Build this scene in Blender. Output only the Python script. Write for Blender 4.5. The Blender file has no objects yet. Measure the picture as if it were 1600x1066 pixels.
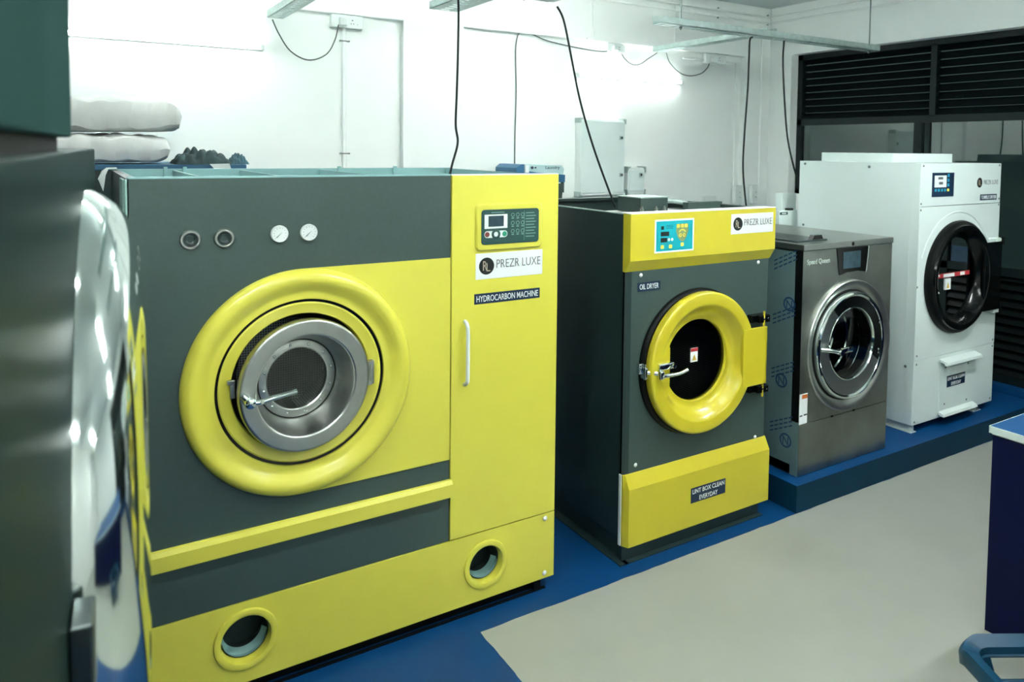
import bpy, bmesh, math, random
from mathutils import Vector, Matrix
random.seed(7)
S = bpy.context.scene
COL = S.collection
PI = math.pi

# ------------------------------------------------------------------ camera, view, world
def make_camera():
    f, cx, cy = 1164.93, 825.263, 291.014
    pt, yw, rl = math.radians(-2.865), math.radians(31.743), math.radians(.614)
    fw = Vector((math.sin(yw)*math.cos(pt), math.cos(yw)*math.cos(pt), math.sin(pt)))
    r = Vector((math.cos(yw), -math.sin(yw), 0)); u = r.cross(fw)
    r2 = r*math.cos(rl)+u*math.sin(rl); u2 = u*math.cos(rl)-r*math.sin(rl)
    cd = bpy.data.cameras.new('camera'); co = bpy.data.objects.new('camera', cd); COL.objects.link(co)
    m = Matrix((r2, u2, -fw)).transposed().to_4x4(); m.translation = Vector((.722, -2.692, 1.951))
    co.matrix_world = m
    cd.sensor_width = 36; cd.lens = f/1600*36
    cd.shift_x = (800-cx)/1600; cd.shift_y = (cy-533)/1600
    cd.clip_start = .02
    cd.dof.use_dof = True; cd.dof.focus_distance = 3.6; cd.dof.aperture_fstop = 3.2
    S.camera = co
make_camera()
S.view_settings.view_transform = 'Standard'
try: S.view_settings.look = 'None'
except Exception: pass
S.view_settings.gamma = 1
S.view_settings.exposure = 2.85
S.view_settings.use_curve_mapping = False
w = bpy.data.worlds.new('night'); S.world = w; w.use_nodes = True
w.node_tree.nodes['Background'].inputs[0].default_value = (.012, .02, .02, 1)
w.node_tree.nodes['Background'].inputs[1].default_value = .5
S.cycles.use_denoising = True
S.cycles.max_bounces = 8
S.cycles.sample_clamp_indirect = 6

AISLE_W, REAR_FILL_W = 3.5, 1.0   # watts of the tubes over the aisle, of the added fill tubes over the machines
TUBE_E = 14.0          # emission of the tubes
TUBE_C = (.93, 1.0, .97, 1)

# ------------------------------------------------------------------ materials
def mat(name, col, rough=.5, metal=0., noise=0., nscale=8., bump=0., bscale=60., spec=.5, coat=0., stretch=None, rnoise=0.):
    m = bpy.data.materials.new(name); m.use_nodes = True
    nt = m.node_tree; b = nt.nodes['Principled BSDF']
    c = (col[0], col[1], col[2], 1)
    b.inputs['Base Color'].default_value = c
    b.inputs['Roughness'].default_value = rough; b.inputs['Metallic'].default_value = metal
    b.inputs['Specular IOR Level'].default_value = spec
    if coat: b.inputs['Coat Weight'].default_value = coat; b.inputs['Coat Roughness'].default_value = .08
    tc = nt.nodes.new('ShaderNodeTexCoord'); mp = nt.nodes.new('ShaderNodeMapping')
    nt.links.new(tc.outputs['Object'], mp.inputs[0])
    if stretch: mp.inputs['Scale'].default_value = stretch
    nz = nt.nodes.new('ShaderNodeTexNoise'); nz.inputs['Scale'].default_value = nscale; nz.inputs['Detail'].default_value = 4
    nt.links.new(mp.outputs[0], nz.inputs['Vector'])
    rp = nt.nodes.new('ShaderNodeMapRange'); rp.inputs['From Min'].default_value = .3; rp.inputs['From Max'].default_value = .7
    rp.inputs['To Min'].default_value = 1-noise; rp.inputs['To Max'].default_value = 1+noise
    nt.links.new(nz.outputs['Fac'], rp.inputs['Value'])
    vm = nt.nodes.new('ShaderNodeVectorMath'); vm.operation = 'SCALE'; vm.inputs[0].default_value = col[:3]
    nt.links.new(rp.outputs[0], vm.inputs['Scale']); nt.links.new(vm.outputs[0], b.inputs['Base Color'])
    if rnoise:
        r2 = nt.nodes.new('ShaderNodeMapRange'); r2.inputs['From Min'].default_value = .3; r2.inputs['From Max'].default_value = .7
        r2.inputs['To Min'].default_value = max(.02, rough-rnoise); r2.inputs['To Max'].default_value = rough+rnoise
        nt.links.new(nz.outputs['Fac'], r2.inputs['Value']); nt.links.new(r2.outputs[0], b.inputs['Roughness'])
    if bump:
        n2 = nt.nodes.new('ShaderNodeTexNoise'); n2.inputs['Scale'].default_value = bscale; n2.inputs['Detail'].default_value = 3
        nt.links.new(mp.outputs[0], n2.inputs['Vector'])
        bp = nt.nodes.new('ShaderNodeBump'); bp.inputs['Strength'].default_value = bump; bp.inputs['Distance'].default_value = .002
        nt.links.new(n2.outputs['Fac'], bp.inputs['Height']); nt.links.new(bp.outputs[0], b.inputs['Normal'])
    return m

def emat(name, col, e):
    m = bpy.data.materials.new(name); m.use_nodes = True; nt = m.node_tree
    b = nt.nodes['Principled BSDF']; b.inputs['Base Color'].default_value = (.9, .9, .9, 1)
    b.inputs['Emission Color'].default_value = col; b.inputs['Emission Strength'].default_value = e
    return m

def glass_mat(name, tint, gloss=.12, rough=.02):
    m = bpy.data.materials.new(name); m.use_nodes = True; nt = m.node_tree
    for n in list(nt.nodes):
        if n.type != 'OUTPUT_MATERIAL': nt.nodes.remove(n)
    out = [n for n in nt.nodes if n.type == 'OUTPUT_MATERIAL'][0]
    t = nt.nodes.new('ShaderNodeBsdfTransparent'); t.inputs[0].default_value = (*tint, 1)
    g = nt.nodes.new('ShaderNodeBsdfGlossy'); g.inputs['Roughness'].default_value = rough
    fr = nt.nodes.new('ShaderNodeFresnel'); fr.inputs[0].default_value = 1.5
    ad = nt.nodes.new('ShaderNodeMath'); ad.operation = 'ADD'; ad.inputs[1].default_value = gloss; ad.use_clamp = True
    nt.links.new(fr.outputs[0], ad.inputs[0])
    mx = nt.nodes.new('ShaderNodeMixShader'); nt.links.new(ad.outputs[0], mx.inputs[0])
    nt.links.new(t.outputs[0], mx.inputs[1]); nt.links.new(g.outputs[0], mx.inputs[2]); nt.links.new(mx.outputs[0], out.inputs[0])
    return m

def perf_mat(name, col, scale, metal=.9, rough=.35, hole=.34):
    # perforated sheet: round holes on a square grid in UV metres
    m = mat(name, col, rough, metal); nt = m.node_tree; b = nt.nodes['Principled BSDF']
    uv = nt.nodes.new('ShaderNodeUVMap'); sc = nt.nodes.new('ShaderNodeVectorMath'); sc.operation = 'SCALE'; sc.inputs['Scale'].default_value = scale
    nt.links.new(uv.outputs[0], sc.inputs[0])
    fr = nt.nodes.new('ShaderNodeVectorMath'); fr.operation = 'FRACTION'; nt.links.new(sc.outputs[0], fr.inputs[0])
    sb = nt.nodes.new('ShaderNodeVectorMath'); sb.operation = 'SUBTRACT'; sb.inputs[1].default_value = (.5, .5, 0); nt.links.new(fr.outputs[0], sb.inputs[0])
    ln = nt.nodes.new('ShaderNodeVectorMath'); ln.operation = 'LENGTH'; nt.links.new(sb.outputs[0], ln.inputs[0])
    lt = nt.nodes.new('ShaderNodeMath'); lt.operation = 'LESS_THAN'; lt.inputs[1].default_value = hole; nt.links.new(ln.outputs['Value'], lt.inputs[0])
    mx = nt.nodes.new('ShaderNodeMix'); mx.data_type = 'RGBA'; nt.links.new(lt.outputs[0], mx.inputs[0])
    mx.inputs[6].default_value = (*col, 1); mx.inputs[7].default_value = (.004, .005, .005, 1)
    nt.links.new(mx.outputs[2], b.inputs['Base Color'])
    mm = nt.nodes.new('ShaderNodeMath'); mm.operation = 'MULTIPLY_ADD'; mm.inputs[1].default_value = -metal; mm.inputs[2].default_value = metal
    nt.links.new(lt.outputs[0], mm.inputs[0]); nt.links.new(mm.outputs[0], b.inputs['Metallic'])
    return m

M = {}
M['wall'] = mat('wall_paint', (.86, .90, .87), .75, noise=.015, nscale=2, bump=.12, bscale=40)
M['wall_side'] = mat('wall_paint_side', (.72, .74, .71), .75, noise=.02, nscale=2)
M['ceiling'] = mat('ceiling_paint', (.66, .72, .70), .8, noise=.015, nscale=2)
M['yellow'] = mat('yellow_enamel', (.68, .635, .075), .30, noise=.012, nscale=5, bump=.02, bscale=180, coat=.25)
M['yellow_warm'] = mat('warm_yellow_enamel', (.60, .51, .026), .28, noise=.012, nscale=5, coat=.3)
M['grey'] = mat('grey_enamel', (.042, .072, .065), .38, noise=.05, nscale=60, bump=.05, bscale=300)
M['grey2'] = mat('grey_enamel_fine', (.042, .072, .065), .42, noise=.04, nscale=60, bump=.05, bscale=300)
M['dark'] = mat('dark_side_enamel', (.016, .034, .033), .36, noise=.10, nscale=3, bump=.05, bscale=200)
M['black'] = mat('black_rubber', (.002, .003, .003), .45, spec=.15, noise=.1, nscale=20)
M['blackgloss'] = mat('black_gloss', (.002, .003, .003), .16, noise=.05, nscale=20, spec=.3)
M['void'] = mat('dark_cavity', (.0012, .0018, .0018), .8)
M['frame'] = mat('black_window_frame', (.003, .010, .010), .55, spec=.25, noise=.1, nscale=20)
M['slat'] = mat('black_louver_slat', (.0014, .0042, .0045), .55, spec=.15, noise=.1, nscale=20)
M['teal_in'] = mat('pale_teal_lining', (.24, .42, .42), .5, noise=.04, nscale=6)
M['chrome'] = mat('chrome', (.78, .84, .82), .08, 1., noise=.02)
M['steel'] = mat('brushed_steel', (.40, .42, .40), .36, 1., noise=.05, nscale=14, rnoise=.05, stretch=(1, 1, 6))
M['steel_door'] = mat('satin_steel', (.46, .48, .455), .34, 1., noise=.03, nscale=30, rnoise=.03)
M['steel_cab'] = mat('stained_steel', (.30, .32, .285), .40, 1., noise=.20, nscale=4.5, rnoise=.09, bump=.03, bscale=8)
M['steel_dark'] = mat('dark_steel', (.10, .12, .12), .35, 1., noise=.1, nscale=10)
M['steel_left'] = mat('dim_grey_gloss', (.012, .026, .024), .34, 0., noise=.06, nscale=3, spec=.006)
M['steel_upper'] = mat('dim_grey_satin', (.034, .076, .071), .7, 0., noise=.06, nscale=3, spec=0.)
M['film'] = mat('protective_film', (.16, .26, .27), .30, .35, noise=.10, nscale=5, bump=.3, bscale=9)
M['film_ink'] = mat('film_print', (.010, .055, .13), .5)
M['galv'] = mat('galvanised_tray', (.42, .52, .50), .42, .55, noise=.12, nscale=25)
M['white'] = mat('white_enamel', (.70, .80, .775), .30, noise=.01, nscale=4, coat=.2)
M['plastic'] = mat('white_plastic', (.74, .80, .77), .4, noise=.01)
M['sign'] = mat('sign_vinyl', (.78, .82, .81), .4, noise=.01)
M['navy'] = mat('navy_label', (.004, .022, .060), .4, noise=.05)
M['ink_white'] = mat('white_print', (.86, .90, .90), .5)
M['ink_grey'] = mat('grey_print', (.10, .11, .11), .5)
M['ink_tan'] = mat('tan_print', (.50, .42, .32), .45, .3)
M['logo_black'] = mat('black_disc_print', (.006, .010, .009), .35)
M['green_panel'] = mat('dark_green_membrane', (.018, .068, .060), .35, noise=.03)
M['green_print'] = mat('pale_green_print', (.22, .38, .34), .5)
M['lcd'] = mat('lcd_screen', (.030, .062, .080), .15, noise=.15, nscale=30)
M['cyan'] = mat('cyan_membrane', (.0, .40, .46), .4, noise=.03)
M['cyan_btn'] = mat('cyan_button', (.02, .34, .50), .4)
M['olive'] = mat('olive_print', (.22, .30, .12), .5)
M['yel_btn'] = mat('yellow_button', (.80, .66, .10), .4)
M['red'] = mat('red_print', (.45, .03, .04), .4)
M['redbtn'] = mat('red_button', (.22, .04, .035), .4)
M['greenbtn'] = mat('green_button', (.02, .30, .16), .4)
M['orange'] = mat('orange_print', (.62, .16, .03), .5)
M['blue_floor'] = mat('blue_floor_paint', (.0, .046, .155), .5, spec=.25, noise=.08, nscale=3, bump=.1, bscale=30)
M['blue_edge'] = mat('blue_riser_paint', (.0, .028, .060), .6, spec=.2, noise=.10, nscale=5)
M['counter_side'] = mat('navy_laminate', (.0005, .004, .035), .55, spec=.15, noise=.05, nscale=4)
M['counter_top'] = mat('blue_laminate', (.001, .050, .16), .5, spec=.25, noise=.04, nscale=4)
M['counter_edge'] = mat('white_edging', (.62, .72, .70), .45)
M['basket'] = mat('blue_plastic', (.001, .040, .085), .4, noise=.04, nscale=6, spec=.35)
M['basket_dark'] = mat('dark_blue_plastic', (.004, .022, .055), .35, noise=.05)
M['cable'] = mat('black_cable', (.006, .014, .013), .5, spec=.25)
M['cable_thin'] = mat('grey_green_flex', (.035, .060, .055), .45)
M['pillow'] = mat('white_cotton', (.58, .59, .57), .85, noise=.03, nscale=10, bump=.4, bscale=25)
M['cloth_dark'] = mat('dark_striped_cloth', (.012, .034, .036), .8, noise=.5, nscale=14, stretch=(3.2, 1, 1))
M['cloth_blue'] = mat('blue_grey_cloth', (.05, .12, .15), .8, noise=.3, nscale=12)
M['table_blue'] = mat('blue_shelf', (.010, .085, .17), .45, noise=.05)
M['box_blue'] = mat('blue_box', (.02, .12, .24), .4, noise=.05)
M['box_pale'] = mat('pale_blue_box', (.42, .60, .60), .45, noise=.05)
M['bolt'] = mat('dull_bolt', (.16, .20, .19), .4, .6)
M['amber'] = mat('amber_print', (.60, .42, .05), .5)  # plain amber ink of the sticker triangles
M['crate'] = mat('brown_card', (.10, .065, .05), .8, noise=.1)
M['tube'] = emat('tube_light', TUBE_C, TUBE_E); M['tube'].cycles.emission_sampling = 'NONE'; M['tube_wall'] = emat('wall_tube_light', TUBE_C, 6)
M['glass_door'] = glass_mat('door_glass', (.72, .78, .76), .03)
M['glass_dark'] = glass_mat('dark_window_glass', (.40, .50, .48), .10)
M['glass_smoke'] = glass_mat('smoked_glass', (.72, .76, .74), .0)
M['drum'] = perf_mat('perforated_drum', (.50, .54, .52), 95, .85, .38, .32)
M['drum_dark'] = perf_mat('dark_perforated_drum', (.26, .29, .28), 85, .6, .4, .33)

# ------------------------------------------------------------------ mesh builder
class MB:
    def __init__(s): s.v = []; s.f = []; s.sm = []; s.uv = {}
    def add(s, verts, faces, smooth=False, uvs=None):
        o = len(s.v); s.v += [tuple(p) for p in verts]
        for i, fc in enumerate(faces):
            if uvs: s.uv[len(s.f)] = uvs[i]
            s.f.append(tuple(k+o for k in fc)); s.sm.append(smooth)
        return s
    def from_bm(s, bm, smooth=False):
        bm.verts.ensure_lookup_table()
        for i, v in enumerate(bm.verts): v.index = i
        s.add([v.co.copy() for v in bm.verts], [[v.index for v in f.verts] for f in bm.faces], smooth); bm.free(); return s
    def box(s, x0, x1, y0, y1, z0, z1, bev=0., seg=2):
        bm = bmesh.new(); bmesh.ops.create_cube(bm, size=1)
        for v in bm.verts:
            v.co = Vector(((x0+x1)/2+v.co.x*(x1-x0), (y0+y1)/2+v.co.y*(y1-y0), (z0+z1)/2+v.co.z*(z1-z0)))
        if bev: bmesh.ops.bevel(bm, geom=bm.edges[:], offset=bev, segments=seg, affect='EDGES', profile=.5)
        return s.from_bm(bm)
    def prism(s, poly, axis, a0, a1):
        # poly: 2D points; axis 'x': (y,z), 'y': (x,z), 'z': (x,y)
        def P(p, a): return {'x': (a, p[0], p[1]), 'y': (p[0], a, p[1]), 'z': (p[0], p[1], a)}[axis]
        n = len(poly)
        return s.add([P(p, a0) for p in poly]+[P(p, a1) for p in poly],
                     [list(range(n)), list(range(2*n-1, n-1, -1))]+[[i, i+n, (i+1) % n+n, (i+1) % n] for i in range(n)])
    def lathe(s, c, prof, seg=96, axis='y', closed=False, smooth=True, a0=0., a1=2*PI):
        # prof: (radius, out) ; axis 'y': out = towards -Y ; 'z': out = +Z ; 'x': out = +X
        n = len(prof); vs = []; fs = []; uvs = []
        full = abs(a1-a0-2*PI) < 1e-6; k = seg if full else seg+1
        L = [0]
        for i in range(1, n): L.append(L[-1]+math.hypot(prof[i][0]-prof[i-1][0], prof[i][1]-prof[i-1][1]))
        for i in range(k):
            t = a0+(a1-a0)*i/seg; ct, st = math.cos(t), math.sin(t)
            for r, o in prof:
                if axis == 'y': vs.append((c[0]+r*ct, c[1]-o, c[2]+r*st))
                elif axis == 'z': vs.append((c[0]+r*ct, c[1]+r*st, c[2]+o))
                else: vs.append((c[0]+o, c[1]+r*ct, c[2]+r*st))
        R = max(p[0] for p in prof)
        for i in range(seg):
            j = (i+1) % k
            for q in range(n if closed else n-1):
                q2 = (q+1) % n
                fs.append([i*n+q, i*n+q2, j*n+q2, j*n+q])
                u0, u1 = R*(a1-a0)*i/seg, R*(a1-a0)*(i+1)/seg
                uvs.append([(u0, L[q]), (u0, L[q2]), (u1, L[q2]), (u1, L[q])])
        return s.add(vs, fs, smooth, uvs)
    def disc(s, c, r, axis='y', seg=64, y=0):
        a = MB(); n = seg; vs = []
        for i in range(n):
            t = 2*PI*i/n
            p = (r*math.cos(t), r*math.sin(t))
            vs.append({'y': (c[0]+p[0], c[1], c[2]+p[1]), 'z': (c[0]+p[0], c[1]+p[1], c[2]), 'x': (c[0], c[1]+p[0], c[2]+p[1])}[axis])
        uv = [[(v[0]-c[0]+9, v[2]-c[2]+9) for v in vs]]
        return s.add(vs, [list(range(n))], False, uv)
    def cyl(s, c0, c1, r, seg=20, r1=None, smooth=True):
        c0 = Vector(c0); c1 = Vector(c1); d = (c1-c0).normalized(); r1 = r if r1 is None else r1
        a = d.orthogonal().normalized(); b = d.cross(a); n = seg
        vs = [c0+(a*math.cos(2*PI*i/n)+b*math.sin(2*PI*i/n))*r for i in range(n)]+[c1+(a*math.cos(2*PI*i/n)+b*math.sin(2*PI*i/n))*r1 for i in range(n)]
        s.add(vs, [[i, (i+1) % n, (i+1) % n+n, i+n] for i in range(n)], smooth)
        return s.add(vs, [list(range(n))[::-1], list(range(n, 2*n))])
    def tube(s, pts, r, seg=10, sub=8, closed=False):
        P = [Vector(p) for p in pts]; Q = []
        if sub > 1:
            N = len(P)
            for i in range(N if closed else N-1):
                if closed: p0, p1, p2, p3 = P[(i-1) % N], P[i], P[(i+1) % N], P[(i+2) % N]
                else: p0, p1, p2, p3 = P[max(i-1, 0)], P[i], P[i+1], P[min(i+2, N-1)]
                for k in range(sub):
                    t = k/sub
                    Q.append(.5*((2*p1)+(-p0+p2)*t+(2*p0-5*p1+4*p2-p3)*t*t+(-p0+3*p1-3*p2+p3)*t**3))
            if not closed: Q.append(P[-1])
        else: Q = P
        n = len(Q); vs = []; a = None
        for i, p in enumerate(Q):
            d = ((Q[(i+1) % n] if closed else Q[min(i+1, n-1)])-(Q[i-1] if (closed or i) else Q[0])).normalized()
            if a is None: a = d.orthogonal().normalized()
            a = (a-d*a.dot(d)).normalized(); b = d.cross(a)
            for k in range(seg): vs.append(p+(a*math.cos(2*PI*k/seg)+b*math.sin(2*PI*k/seg))*r)
        fs = [[i*seg+k, i*seg+(k+1) % seg, ((i+1) % n)*seg+(k+1) % seg, ((i+1) % n)*seg+k] for i in range(n if closed else n-1) for k in range(seg)]
        s.add(vs, fs, True)
        if not closed:
            s.add(vs[:seg], [list(range(seg))[::-1]]); s.add(vs[-seg:], [list(range(seg))])
        return s
    def holeplate(s, x0, x1, z0, z1, cx, cz, r, y0, y1, seg=64, a0=0., a1=2*PI):
        # plate in XZ with a round hole (or, for a part turn, the sector of it), between y0 (front) and y1
        def edge(t):
            dx, dz = math.cos(t), math.sin(t); k = 1e9
            if dx > 1e-9: k = min(k, (x1-cx)/dx)
            if dx < -1e-9: k = min(k, (x0-cx)/dx)
            if dz > 1e-9: k = min(k, (z1-cz)/dz)
            if dz < -1e-9: k = min(k, (z0-cz)/dz)
            return (cx+dx*k, cz+dz*k)
        T = [a0+(a1-a0)*i/seg for i in range(seg+1)]
        for X in (x0, x1):
            for Z in (z0, z1):
                t = math.atan2(Z-cz, X-cx)
                for q in (t, t+2*PI):
                    if a0-1e-6 <= q <= a1+1e-6: T.append(q)
        T = sorted(set(round(t, 6) for t in T)); n = len(T); vs = []
        for t in T:
            e = edge(t); ci = (cx+r*math.cos(t), cz+r*math.sin(t))
            vs += [(ci[0], y0, ci[1]), (e[0], y0, e[1]), (e[0], y1, e[1]), (ci[0], y1, ci[1])]
        fs = [[i*4+k, i*4+(k+1) % 4, (i+1)*4+(k+1) % 4, (i+1)*4+k] for i in range(n-1) for k in range(4)]
        return s.add(vs, fs)
    def rrect(s, x0, x1, z0, z1, y0, y1, r, lip=0., seg=6):
        # rounded rectangle slab facing -Y: y0 front, y1 back, lip = front edge chamfer
        P = []
        for cx, cz, a in ((x1-r, z1-r, 0), (x0+r, z1-r, 90), (x0+r, z0+r, 180), (x1-r, z0+r, 270)):
            for i in range(seg+1):
                t = math.radians(a+90*i/seg); P.append((cx, cz, r, t))
        n = len(P); rows = [(0, y1), (0, y0+lip), (lip, y0)] if lip else [(0, y1), (0, y0)]
        vs = []
        for ins, y in rows:
            for cx, cz, rr, t in P: vs.append((cx+(rr-ins)*math.cos(t), y, cz+(rr-ins)*math.sin(t)))
        fs = [[q*n+i, q*n+(i+1) % n, (q+1)*n+(i+1) % n, (q+1)*n+i] for q in range(len(rows)-1) for i in range(n)]
        s.add(vs, fs); k = (len(rows)-1)*n
        return s.add(vs[k:], [list(range(n))])

def empty(name, loc, label, cat, group=None, rz=0.):
    o = bpy.data.objects.new(name, None); COL.objects.link(o); o.location = loc; o.rotation_euler = (0, 0, rz)
    o.empty_display_size = .1
    o['label'] = label; o['category'] = cat
    if group: o['group'] = group
    return o
def tag(o, label, cat, group=None):
    o['label'] = label; o['category'] = cat
    if group: o['group'] = group
    return o
def root_matrix(p):
    m = Matrix.Identity(4)
    while p is not None:
        m = (Matrix.Translation(p.location) @ p.rotation_euler.to_matrix().to_4x4()) @ m; p = p.parent
    return m
def obj(name, mb, m, parent=None, local=False, origin=None, label=None):
    me = bpy.data.meshes.new(name)
    vs = [Vector(v) for v in mb.v]
    o = bpy.data.objects.new(name, me); COL.objects.link(o)
    if parent is not None:
        o.parent = parent
        if not local:
            inv = root_matrix(parent).inverted(); vs = [inv @ v for v in vs]
    elif origin is not None:
        o.location = origin; vs = [v-Vector(origin) for v in vs]
    me.from_pydata(vs, [], mb.f)
    if mb.uv:
        ul = me.uv_layers.new(name='UVMap')
        for pi, p in enumerate(me.polygons):
            if pi in mb.uv and len(mb.uv[pi]) == len(p.loop_indices):
                for li, c in zip(p.loop_indices, mb.uv[pi]): ul.data[li].uv = c
    for p, sm in zip(me.polygons, mb.sm): p.use_smooth = sm
    bm = bmesh.new(); bm.from_mesh(me); bmesh.ops.remove_doubles(bm, verts=bm.verts, dist=1e-6)
    bmesh.ops.recalc_face_normals(bm, faces=bm.faces); bm.to_mesh(me); bm.free()
    if any(mb.sm):
        try: me.set_sharp_from_angle(angle=math.radians(38))
        except Exception: pass
    me.materials.append(m)
    if label: o['label'] = label
    return o
def struct(name, mb, m, parent=None):
    o = obj(name, mb, m, parent)
    if parent is None: o['kind'] = 'structure'
    return o

def text_mb(s, x0, x1, z0, z1, y, thin=0., plane='front', depth=.0008, x=None):
    """lettering fitted in the rectangle, plane 'front' faces -Y; 'side' faces -X with x0..x1 running along -Y"""
    cu = bpy.data.curves.new('t', 'FONT'); cu.body = s; cu.size = 1; cu.offset = thin; cu.extrude = .001
    cu.resolution_u = 3; cu.align_x = 'CENTER'
    o = bpy.data.objects.new('t', cu); COL.objects.link(o)
    bpy.context.view_layer.update()
    me = bpy.data.meshes.new_from_object(o.evaluated_get(bpy.context.evaluated_depsgraph_get()))
    xs = [v.co.x for v in me.vertices]; ys = [v.co.y for v in me.vertices]
    ax, bx, ay, by = min(xs), max(xs), min(ys), max(ys)
    vs = []
    for v in me.vertices:
        u = x0+(v.co.x-ax)/(bx-ax)*(x1-x0); t = z0+(v.co.y-ay)/(by-ay)*(z1-z0); d = depth if v.co.z > 0 else 0
        vs.append((u, y-d, t) if plane == 'front' else (x-d, u, t))
    mb = MB(); mb.add(vs, [list(p.vertices) for p in me.polygons])
    bpy.data.objects.remove(o); bpy.data.curves.remove(cu); bpy.data.meshes.remove(me)
    return mb

def logo_sign(parent, x0, x1, z0, z1, y, thin=-.012):
    """white sticker with round black monogram and the name beside it"""
    sg = obj('sign', MB().box(x0, x1, y-.0015, y+.0005, z0, z1), M['sign'], parent, label='white sign with a round black monogram')
    W = x1-x0; H = z1-z0; cx, cz, r = x0+W*.155, (z0+z1)/2, min(H*.33, W*.13)
    obj('logo_disc', MB().disc((cx, y-.0022, cz), r).disc((cx, y-.0018, cz), r), M['logo_black'], sg)
    obj('monogram', text_mb('R', cx-r*.48, cx+r*.05, cz-r*.5, cz+r*.6, y-.0024).add(*mbt(text_mb('L', cx-r*.02, cx+r*.48, cz-r*.62, cz+r*.35, y-.0024))), M['ink_tan'], sg)
    obj('lettering', text_mb('PREZR LUXE', x0+W*.30, x1-W*.035, cz-H*.10, cz+H*.22, y-.002, thin), M['ink_grey'], sg)
    return sg
def mbt(m): return m.v, m.f
def label_plate(parent, x0, x1, z0, z1, y, lines, pad=.06):
    sg = obj('label_plate', MB().box(x0, x1, y-.0015, y+.0005, z0, z1), M['navy'], parent, label='navy label with white capitals')
    n = len(lines); H = (z1-z0)/n; W = x1-x0; mb = MB()
    L = max(len(t) for t in lines)
    for i, t in enumerate(lines):
        w2 = W*(1-2*pad)*(.5*len(t)/L+0.0); c = (x0+x1)/2; zt = z1-H*(i+.5)
        mb.add(*mbt(text_mb(t, c-w2, c+w2, zt-H*.30, zt+H*.30, y-.002, .004)))
    obj('lettering', mb, M['ink_white'], sg)
    return sg
def screws(parent, pts, y, r=.011, m='ink_white', name='screw_cap'):
    for x, z in pts:
        obj(name, MB().lathe((x, y, z), [(0, .006), (r*.6, .005), (r, .001), (r, 0)], 14), M[m], parent)

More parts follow.
